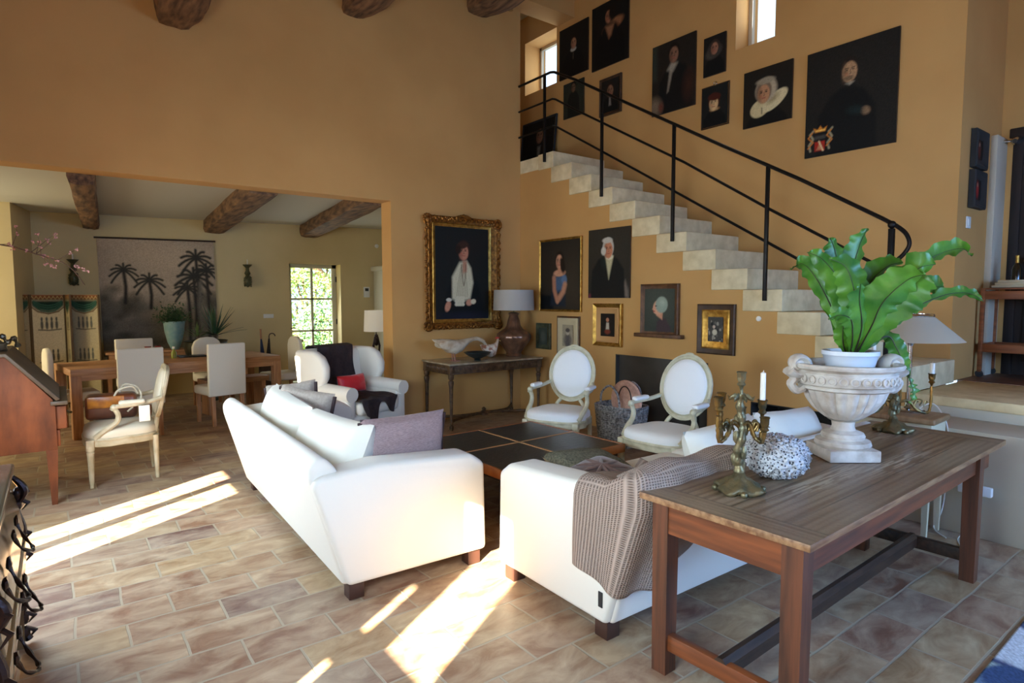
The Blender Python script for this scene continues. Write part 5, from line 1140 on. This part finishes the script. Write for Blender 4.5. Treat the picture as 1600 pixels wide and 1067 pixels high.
# ---------------------------------------------------------------- commode with bronze mounts (bottom left)
t = thing('bombe_commode', 'polished commode with dark bronze scroll mounts in the bottom left corner', 'commode', (-.42, 2.75, 0))
M_COM = mat('honey_veneer', (140, 112, 72), .25, col2=(84, 62, 42), scale=3, coat=.6, bump=.03)
def comx(z): return .215+.045*math.sin(min(1, max(0, (z-.2)/.55))*PI)
prof = [(-.23, .16)]+[(comx(.16+.04*k)-.0, .16+.04*k) for k in range(16)]+[(-.23, .76)]
MB().prism(prof, -.66, .66, 'y').build('carcase', M_COM, t, ang=30)
MB().box(-.235, .245, -.70, .70, .785, .82, .012, 3).box(-.235, .225, -.68, .68, .76, .786, .006).build('commode_top', mat('dark_green_marble', (52, 50, 42), .2, col2=(84, 74, 56), scale=5, coat=.5), t)
M_BRZ = mat('dark_bronze_mount', (48, 36, 34), .32, .8, bump=.3, bscale=40)
for zz in (.30, .54):
    d = MB().prism([(comx(zz)-.005, zz), (comx(zz)+.012, zz+.01), (comx(zz+.1)+.014, zz+.10), (comx(zz+.19)+.012, zz+.19), (comx(zz+.2)-.005, zz+.20)], -.60, .60, 'y', .002).build('drawer', M_COM, t)
    for yy in (.18, -.3):
        x = comx(zz+.1)+.02
        MB().tube(bez([(x, yy-.09, zz+.13), (x+.02, yy-.075, zz+.08), (x+.045, yy-.03, zz+.05), (x+.05, yy, zz+.045), (x+.045, yy+.03, zz+.05), (x+.02, yy+.075, zz+.08), (x, yy+.09, zz+.13)], 5), [.006+.002*math.sin(i*1.1) for i in range(31)], 7).ball((x, yy-.09, zz+.14), .015, 8, jit=.4, sc=(.6, 1.3, 1.5)).ball((x, yy+.09, zz+.14), .015, 8, jit=.4, sc=(.6, 1.3, 1.5)).build('scroll_handle', M_BRZ, d)
for yy in (.655, -.655):
    sy = 1 if yy > 0 else -1; b = MB()
    pts = bez([(.235, yy, .77), (.275, yy, .70), (.245, yy, .62), (.262, yy, .52), (.245, yy, .42), (.236, yy, .30), (.25, yy, .2), (.235, yy, .1), (.262, yy, .02)], 5)
    b.tube(pts, [.009+.007*abs(math.sin(i*.35)) for i in range(len(pts))], 8)
    for z_, r_ in ((.69, .03), (.64, .026), (.50, .022), (.40, .02), (.12, .03), (.05, .032)): b.ball((.248, yy, z_), r_*.62, 12, jit=.3, sc=(1, 1, 1.5)); b.tube([(.25, yy, z_+.03), (.285, yy+.012*sy, z_), (.262, yy+.02*sy, z_-.03)], [.008, .010, .003], 6)
    b.build('corner_mount', M_BRZ, t)
    for xx in (.215, -.2): MB().taper(xx, yy-.02*sy, 0, .18, .022, .035, dx=.01 if xx > 0 else 0).build('leg', M_COM, t, smooth=False)
# ---------------------------------------------------------------- wing chair in the opening
t = thing('wing_chair', 'white slipcovered wing chair in the opening to the dining room', 'armchair', (2.60, 6.38, 0), face(.30, -.95))
MB().box(-.40, .40, -.40, .36, .06, .34, .05, 4).build('base', M_SLIP, t)
MB().box(-.285, .285, -.44, .24, .32, .47, .055, 4).build('seat_cushion', M_SLIP2, t)
MB().surf(lambda u, v: (0, 0, 0), 1, 1).bm.free()
b = MB(); b.prism([(.18, .30), (.36, .28), (.46, .96), (.42, .99), (.34, .99), (.29, .93)], -.36, .36, 'x', .045, 4); b.build('backrest', M_SLIP, t)
for s_ in (-1, 1):
    b = MB(); b.box(*sorted((s_*.285, s_*.42)), -.40, .34, .10, .56, .05, 4); b.tube([(s_*.36, -.42, .555), (s_*.36, .0, .565), (s_*.36, .33, .58)], [.078, .082, .085], 16); b.build('arm', M_SLIP, t)
    b = MB(); b.prism([(.40, .50), (.02, .60), (-.06, .70), (-.07, .82), (.0, .93), (.12, .985), (.44, .985), (.46, .90)], *sorted((s_*.335, s_*.43)), 'x', .04, 4); b.build('wing', M_SLIP, t)
for sx in (-1, 1):
    for sy in (-.34, .30): MB().taper(sx*.34, sy, 0, .07, .018, .022).build('leg', M_FOOT, t, smooth=False)
M_AUB = mat('aubergine_wool', (58, 44, 44), .95, col2=(44, 34, 36), scale=20, bump=.3, bscale=80)
th = MB().surf(lambda u, v: ((u-.5)*(.50-.06*v)+.01*math.sin(v*9), .33-.10*(1-v/.3) if v < .0 else (.49+.02*math.sin(u*8) if v < .06 else (.49-.17*((v-.06)/.14) if v < .2 else .305-.085*((v-.2)/.8)+.008*math.sin(u*14+v*4))), .78+.15*(v/.06) if v < .06 else (1.0+.012*math.sin(((v-.06)/.14)*PI) if v < .2 else 1.0-.50*((v-.2)/.8))), 30, 50).build('chair_blanket', M_AUB)
th.location = t.location; th.rotation_euler = t.rotation_euler; th.modifiers.new('thickness', 'SOLIDIFY').thickness = .014; tag(th, 'dark aubergine wool blanket hanging over the back of the wing chair', 'blanket')
def _sb(u, v):
    L = .10+.40*math.exp(-((u-.28)/.11)**2)+.07*math.sin(u*7+1)
    x = (u-.5)*.50+.02*math.sin(v*6)
    if v < .6: return (x, .02-.46*v/.6-.03*math.sin(u*5)*(1-v/.6), .486+.010*math.sin(u*11+v*9)+.008*math.sin(u*23))
    q = (v-.6)/.4; return (x*(1-.25*q), -.448-.012*math.sin(u*12), .482-q*L)
th2 = MB().surf(_sb, 34, 30).build('seat_blanket', M_AUB)
th2.location = t.location; th2.rotation_euler = t.rotation_euler; th2.modifiers.new('thickness', 'SOLIDIFY').thickness = .012; tag(th2, 'crumpled dark aubergine blanket on the front of the wing chair seat', 'blanket')
M_RED = mat('red_satin', (214, 22, 34), .4, bump=.5, bscale=9, sheen=.3)
wr = face(.30, -.95)
o = pillow('red_pillow', 'small bright red satin pillow on the wing chair', .38, .20, .12, M_RED, (2.60, 6.42, .60), (R(78), 0, wr))
# ---------------------------------------------------------------- dining room
DR = R(8.3)
t = thing('dining_table', 'long oak dining table with thick square legs in the room beyond', 'table', (.10, 8.08, 0), DR)
MB().box(0, 2.34, 0, .98, .70, .775, .006).build('tabletop', M_OAK, t)
for x in (0, 2.24):
    for y in (0, .88): MB().box(x, x+.10, y, y+.10, 0, .70, .004).build('leg', M_OAKV, t)
for y in (.02, .93): MB().box(.1, 2.24, y, y+.03, .64, .70).build('apron', M_OAK, t, smooth=False)
M_PARS = mat('oatmeal_chair_cover', (224, 214, 192), .9, bump=.15, bscale=50)
def parsons(name, label, x, y, rot, grp=None, skirt=True, rounded=False):
    """faces local +Y, backrest at -Y"""
    t = thing(name, label, 'dining chair', (x, y, 0), rot, grp)
    if rounded: MB().prism([(-.20, .40), (.20, .40), (.205, .85), (.17, .93), (.10, .975), (0, .985), (-.10, .975), (-.17, .93), (-.205, .85)], -.25, -.19, 'y', .02, 3).build('backrest', M_PARS, t)
    else: MB().prism([(-.25, .36), (-.19, .36), (-.205, 1.0), (-.265, 1.0)], -.225, .225, 'x', .016, 3).build('backrest', M_PARS, t)
    MB().box(-.215, .215, -.215, .24, .36, .47, .028, 3).build('seat', M_PARS, t)
    for sx in (-1, 1):
        MB().taper(sx*.175, .20, 0, .38, .018, .023).build('leg', M_OAKV, t, smooth=False); MB().taper(sx*.175, -.215, 0, .38, .018, .023, dy=-.03).build('leg', M_OAKV, t, smooth=False)
    return t
parsons('dining_chair', 'oatmeal chair with its back to us, near side of the dining table, left', .715, 8.05, R(4))
parsons('dining_chair', 'oatmeal chair with its back to us, near side of the dining table, right', 1.60, 8.22, R(12))
parsons('dining_chair', 'pale covered chair at the left head of the dining table, behind the slanted desk', .12, 8.72, R(-82), rounded=True)
parsons('dining_chair', 'pale covered chair across the dining table behind the near left chair', .87, 9.45, R(188))
parsons('dining_chair', 'pale round-topped chair across the dining table behind the near right chair', 1.78, 9.50, R(190), rounded=True)
parsons('dining_chair', 'pale chair at the right head of the dining table next to the garden door', 2.62, 9.12, R(98), rounded=True)
t = thing('wooden_bench', 'plain oak bench under the right end of the dining table', 'bench', (1.92, 8.90, 0), DR)
MB().box(-.42, .42, -.16, .16, .40, .47, .005).build('bench_seat', M_OAK, t)
for x in (-.38, .32): MB().box(x, x+.06, -.14, .14, 0, .40, .004).build('leg', M_OAKV, t)
# landscape hanging
P = Paint(1.60, 1.79, (178, 160, 136), 170); X, Y = P.X, P.Y; rng = np.random.RandomState(8)
for k in range(22): P.e(rng.rand(), .55+.5*rng.rand(), .1+.2*rng.rand(), .06+.1*rng.rand(), (194, 174, 148) if k % 2 else (152, 138, 122), 1.6, 0, .5)
for k in range(150):
    x_ = rng.rand(); base = .52+.10*math.sin(x_*7)-.20*math.exp(-((x_-.45)/.2)**2); y_ = rng.rand()*base; P.e(x_, y_, .04+.07*rng.rand(), .03+.05*rng.rand(), [(98, 92, 78), (118, 108, 92), (84, 80, 68), (136, 124, 106)][k % 4], 1.0, 0, .75)
P.e(.45, .36, .14, .16, (146, 134, 114), 1.3, 0, .8); P.e(.38, .25, .2, .06, (104, 96, 84), 1.2, 0, .6)
for cx_, cy_, s_, tr in ((.20, .72, .9, .45), (.41, .63, 1.0, .4), (.83, .83, 1.2, .2), (.80, .66, 1.3, .1), (.74, .56, 1.0, .1), (.92, .72, 1.0, .1)):
    P.line([(cx_, cy_), (cx_+.01, (cy_+tr)/2), (cx_, tr)], .016, (58, 54, 50), .9)
    for k in range(9):
        a = PI*k/8*1.3-.47; pts = []
        for q in range(6): f_ = q/5; pts.append((cx_+math.cos(a)*.13*s_*f_, cy_+(math.sin(a)*.125*f_-.062*f_*f_+.01)*s_))
        P.line(pts, .011*s_, (58, 57, 52), .9)
P.line([(.86, .62), (.84, .4), (.86, .1)], .022, (110, 104, 92), .7); P.grain(.18)
t = thing('landscape_hanging', 'large brown grey tropical landscape wall hanging on the far dining wall', 'wall hanging', (1.363, YD-.006, .68)); t.rotation_euler = (0, R(-.9), 0)
P.mesh('printed_cloth', M_MATTEP, t, (0, -.012, 0)); MB().tube([(-.83, -.014, 1.79), (.83, -.014, 1.79)], .014).build('hanging_rod', M_DARKW, t)
# wall sconces
for x, lab in ((.235, 'green tole pineapple wall sconce left of the landscape hanging'), (2.64, 'green tole pineapple wall sconce between hanging and garden door')):
    t = thing('wall_sconce', lab, 'sconce', (x, YD-.07, 1.73))
    M_TOLE = MATS.get('green_tole') or mat('green_tole', (66, 74, 52), .5, .4, col2=(90, 84, 56), scale=20)
    b = MB(); b.lathe([(.004, 0), (.03, .02), (.058, .07), (.06, .13), (.04, .18), (.03, .20), (.05, .24), (.03, .28), (.026, .33), (.07, .375), (.075, .385), (.02, .38)], 20)
    for k in range(30): a = k*2.4; z = .02+k*.0055; b.ball((.052*math.cos(a), .052*math.sin(a), z), .014, 6)
    b.box(-.02, .02, .0, .068, .1, .14); b.build('sconce_body', M_TOLE, t); MB().lathe([(.011, .38), (.010, .47)], 12).build('candle', M_WAX, t)
# folding screen
t = thing('folding_screen', 'painted canvas folding screen with green swags at the far left of the dining room', 'screen', (0, 0, 0))
def screen_panel(x0, y0, x1, y1, seed, dark):
    wd = math.hypot(x1-x0, y1-y0); base = (186, 170, 132) if dark else (222, 206, 162)
    P = Paint(wd, 1.60, base, 60); P.rng = np.random.RandomState(seed)
    P.p([(0, .955), (1, .955), (1, 1), (0, 1)], (134, 84, 52), .006)
    for k in range(9): P.line([(k*.12, .96), (k*.12+.06, .985), (k*.12+.12, .96)], .016, (190, 170, 110), .8)
    sw = .5
    for q, c in ((.95, (34, 56, 44)),): P.p([(.04, .955), (.96, .955), (.94, .90), (.8, .865), (.5, .845), (.2, .865), (.06, .90)], c, .02)
    for k in range(4): P.line([(.1, .945-.012*k), (.3, .915-.018*k), (.5, .905-.018*k), (.7, .915-.018*k), (.9, .945-.012*k)], .022, (60, 100, 80), .8)
    P.line([(.05, .89), (.2, .855), (.5, .835), (.8, .855), (.95, .89)], .02, (110, 80, 52), .8)
    for cy_ in (.70, .42):
        P.line([(.2, cy_), (.5, cy_-.008), (.85, cy_)], .02, (104, 96, 78), .8)
        for k in range(4): xx = .3+.14*k; P.e(xx, cy_+.04, .04, .04, (98, 96, 84), .6); P.e(xx, cy_+.09, .03, .018, (98, 96, 84), .5)
    P.line([(.02, 0), (.02, 1)], .03, (90, 70, 46)); P.line([(.98, 0), (.98, 1)], .03, (90, 70, 46)); P.grain(.12)
    a = math.atan2(y1-y0, x1-x0); o = MB().box(-wd/2, wd/2, 0, .025, 0, 1.6, .003).build('panel', mat('screen_back_%d' % seed, (92, 70, 46), .8), t, loc=((x0+x1)/2, (y0+y1)/2, .0)); o.rotation_euler = (0, 0, a)
    P.mesh('painted_panel', M_MATTEP, o, (0, -.002, 0))
screen_panel(-.56, 10.62, -.27, 10.42, 1, True); screen_panel(-.27, 10.42, .115, 10.62, 2, False); screen_panel(.16, 10.62, .50, 10.46, 3, True); screen_panel(.115, 10.62, .16, 10.40, 4, True)
# sideboard with plants
t = thing('wall_console', 'low wooden sideboard under the landscape hanging', 'sideboard', (1.35, 10.62, 0))
MB().box(-.80, .80, -.20, .20, .73, .765, .005).build('sideboard_top', M_OAK, t); MB().box(-.76, .76, -.18, .18, .62, .73, .003).build('apron', M_OAK, t)
for x in (-.76, .76):
    for y in (-.15, .15): MB().taper(x, y, 0, .62, .02, .03).build('leg', M_OAKV, t, smooth=False)
t = thing('turquoise_vase', 'tall crackled turquoise vase holding boxwood on the sideboard', 'vase', (1.44, 10.48, .767))
MB().lathe([(.05, 0), (.06, .02), (.10, .12), (.135, .28), (.145, .40), (.15, .43), (.14, .43), (.12, .36), (.02, .33)], 28, cap=False).build('vase_body', mat('turquoise_crackle', (112, 146, 140), .5, col2=(136, 158, 146), scale=14), t)
t = thing('boxwood_ball', 'dark green boxwood foliage in the turquoise vase', 'plant', (1.44, 10.48, 1.18))
leaves(900, lambda r: (r.gauss(0, .10), r.gauss(0, .09), abs(r.gauss(.08, .09))), .022, mat('boxwood_leaf', (36, 62, 32), .5, col2=(56, 88, 44), scale=8), 'foliage', t)
b = MB()
for k in range(7): b.tube([(0, 0, -.05), (.08*math.cos(k), .08*math.sin(k), .12)], .004, 5)
b.build('stem', M_BARK, t)
t = thing('bronze_planter', 'round dark bronze planter on a green pedestal behind the dining table', 'planter', (1.80, 10.08, 0))
M_BPL = mat('dark_bronze_planter', (66, 62, 44), .45, .5, col2=(48, 50, 38), scale=8)
MB().lathe([(.10, .62), (.20, .64), (.28, .72), (.30, .82), (.29, .89), (.305, .91), (.29, .915), (.26, .86), (.02, .84)], 36, cap=False).build('planter_bowl', M_BPL, t)
MB().lathe([(.16, 0), (.16, .04), (.09, .08), (.08, .35), (.06, .5), (.11, .60), (.12, .63)], 24).build('pedestal', mat('dark_green_pedestal', (34, 56, 48), .4), t)
def spiky(name, label, x, y, z, n, L, m, seed, up=.5, wd=.022):
    t = thing(name, label, 'plant', (x, y, z)); rnd = random.Random(seed)
    for k in range(n):
        a = k*2.4+rnd.uniform(-.3, .3); e = rnd.uniform(up, 1.0)*PI/2 if k % 4 else rnd.uniform(.25, .5); l = L*rnd.uniform(.7, 1.05); d = Vector((math.cos(a)*math.cos(e), math.sin(a)*math.cos(e), math.sin(e))); sd = Vector((-math.sin(a), math.cos(a), 0)); b = MB(); rows = []
        for i in range(8):
            q = i/7; p = d*l*q+Vector((0, 0, .10-.12*l*q*q*(1.2-math.sin(e)))); w_ = wd*(1-q)**.6*min(1, .4+q*4); rows.append([b.bm.verts.new(p-sd*w_), b.bm.verts.new(p+Vector((0, 0, -.004))), b.bm.verts.new(p+sd*w_)])
        for A, B in zip(rows[:-1], rows[1:]):
            for j in (0, 1): b.bm.faces.new((A[j], A[j+1], B[j+1], B[j]))
        b.build('leaf', m, t)
    MB().tube([(0, 0, -.02), (0, 0, .16)], .022).build('stem', M_BARK, t)
M_YUC = mat('yucca_leaf', (40, 66, 42), .5, col2=(60, 90, 56), scale=5)
spiky('yucca', 'tall dark yucca with sword leaves in the bronze planter', 1.93, 10.08, .88, 34, .52, M_YUC, 3)
spiky('small_yucca', 'shorter light green spiky plant on the left side of the bronze planter', 1.68, 10.00, .87, 20, .26, mat('pale_yucca_leaf', (92, 112, 58), .5), 5, .35, .014)
t = thing('red_jar', 'shiny dark red jar on the dining table, left of the pair', 'jar', (.93, 9.02, .776)); MB().lathe([(.045, 0), (.05, .02), (.05, .12), (.035, .14), (.04, .155)], 20).build('jar_body', mat('red_glaze', (130, 20, 22), .2, coat=.5), t)
t = thing('red_jar', 'shiny dark red jar on the dining table, right of the pair', 'jar', (1.05, 9.08, .776)); MB().lathe([(.045, 0), (.05, .02), (.05, .12), (.035, .14), (.04, .155)], 20).build('jar_body', MATS['red_glaze'], t)
t = thing('oil_bottle', 'small yellow green oil bottle on the dining table', 'bottle', (1.20, 8.86, .776)); MB().lathe([(.032, 0), (.034, .07), (.014, .10), (.013, .13)], 18).build('bottle_body', mat('olive_oil', (146, 150, 40), .2), t); MB().lathe([(.015, .125), (.015, .15)], 12).build('cap', M_WAX, t)
tag(MB().box(-.16, .16, -.12, .12, 0, .018, .004).build('black_tray', mat('black_tray_lacquer', (34, 36, 38), .25), loc=(1.42, 8.95, .776)), 'flat black tray lying on the dining table before the vase', 'tray')
# umbrella stand
t = thing('umbrella_stand', 'tall dark umbrella stand against the far dining wall beside the garden door', 'stand', (2.82, 10.7, 0)); MB().lathe([(.11, 0), (.12, .02), (.11, .5), (.125, .6), (.11, .6), (.1, .5), (.02, .05)], 24, cap=False).build('stand_body', mat('dark_brown_stand', (58, 38, 28), .5), t)
for dx, c, lab in ((-.05, (30, 44, 74), 'dark blue furled umbrella with wooden handle in the stand'), (.05, (40, 34, 30), 'dark umbrella with a crook handle in the stand')):
    u_ = thing('umbrella', lab, 'umbrella', (2.82+dx, 10.7, .06)); MB().tube([(0, 0, 0), (0, 0, .55), (dx*.3, 0, .80)], [.012, .036, .014], 10).build('canopy', mat('umbrella_cloth_%d' % c[0], c, .8), u_)
    if dx < 0: MB().tube([(dx*.3, 0, .80), (dx*.4, 0, .97)], .016).build('handle', M_OAKV, u_)
    else: MB().tube([(dx*.3, 0, .78)]+[(dx*.3+.05+.05*math.cos(a), 0, .84+.05*math.sin(a)) for a in [PI-k*PI/8 for k in range(9)]], .009).build('handle', M_DARKW, u_)
# far right corner of the dining room
t = thing('lamp_table', 'low pale stone lamp table glimpsed beside the opening pillar', 'side table', (4.02, 8.72, 0)); MB().box(-.34, .3, -.26, .26, .42, .48, .02, 3).build('stone_top', M_STONE, t)
for x in (-.28, .24):
    for y in (-.2, .2): MB().tube([(x, y, 0), (x*.85, y*.85, .42)], .010).build('leg', M_IRON, t)
MB().lathe([(.10, .02), (.14, .16), (.12, .30), (.07, .34)], 16, M=T(.15, 0, 0)).build('copper_pot', M_COPPER, t)
t = thing('figure_lamp', 'dark figural lamp with a white drum shade by the dining room doorway', 'lamp', (3.90, 8.62, .481))
b = MB(); b.box(-.10, .10, -.07, .07, 0, .035, .01)
for k in (-1, 1): b.tube([(k*.06, 0, .03), (k*.035, 0, .18), (k*.05, .0, .34), (k*.02, 0, .48)], [.018, .012, .018, .014], 8); b.ball((k*.035, 0, .24), .026, 8, jit=.6)
b.ball((0, 0, .40), .04, 10, sc=(1, .8, 1.6)); b.ball((0, 0, .49), .028, 10); b.tube([(0, 0, .5), (0, 0, .62)], .007); b.build('figure_base', M_BRZ, t)
MB().lathe([(.185, .56), (.187, .56), (.17, .88), (.168, .88)], 40, cap=False).build('lamp_shade', mat('white_shade', (232, 226, 210), .8, sss=.3, emit=((255, 240, 215), .12)), t)
t = thing('corner_cabinet', 'tall greige cabinet glimpsed in the far right corner of the dining room', 'cabinet', (5.22, 10.75, 0)); MB().box(-.28, .17, -.25, .25, 0, 2.06, .006).build('cabinet_body', M_GREYP, t); MB().box(-.33, .18, -.30, .27, 2.06, 2.15, .02, 3).build('cornice', M_GREYP, t)
dd = MB().box(-.25, .14, -.262, -.25, .1, 1.98, .004).build('door', M_GREYP, t); MB().box(-.20, .09, -.270, -.262, 1.1, 1.9, .008).box(-.20, .09, -.270, -.262, .2, 1.0, .008).build('door_panel', M_GREYP, dd)
t = thing('thermostat', 'white thermostat with a dark display on the far dining wall', 'thermostat', (4.81, YD-.012, 1.66)); MB().box(-.06, .06, -.01, .01, -.10, .10, .004).build('case', M_WHITE, t); MB().box(-.035, .035, -.013, -.009, .02, .075).build('display', M_BLACK, t, smooth=False)
tag(MB().box(-.085, .085, -.008, .008, -.035, .035, .003).build('switch_plate', M_WHITE, loc=(2.98, YD-.01, 1.235)), 'wide white switch plate between the sconce and the garden door', 'switch')
tag(MB().lathe([(.035, 0), (.04, .02), (.03, .05), (.01, .06)], 16, M=Matrix.Rotation(PI/2, 4, 'X')).build('motion_sensor', M_WHITE, loc=(5.03, YD-.001, 2.55)), 'small white motion sensor high in the far dining corner', 'sensor')

# ---------------------------------------------------------------- groups of repeated things
GROUPS = {'portrait_painting': 'portraits hung around the stone stairs', 'small_framed_picture': 'small framed pictures', 'dining_chair': 'covered chairs around the dining table', 'oval_armchair': 'white oval-backed armchairs',
          'slipcovered_sofa': 'white slipcovered sofas', 'scatter_pillow': 'scatter pillows on the left sofa', 'candelabrum': 'brass candelabra on the long table', 'candle': 'candles in the brass candelabra', 'wall_sconce': 'pineapple wall sconces',
          'red_jar': 'red jars on the dining table', 'umbrella': 'umbrellas in the stand', 'ceiling_beam': 'beams of the high ochre room', 'dining_beam': 'beams of the dining ceiling', 'garden_shrub': 'shrubs outside the garden door'}
for o in list(bpy.data.objects):
    if o.parent is None and o.name.split('.')[0] in GROUPS and 'label' in o: o['group'] = GROUPS[o.name.split('.')[0]]
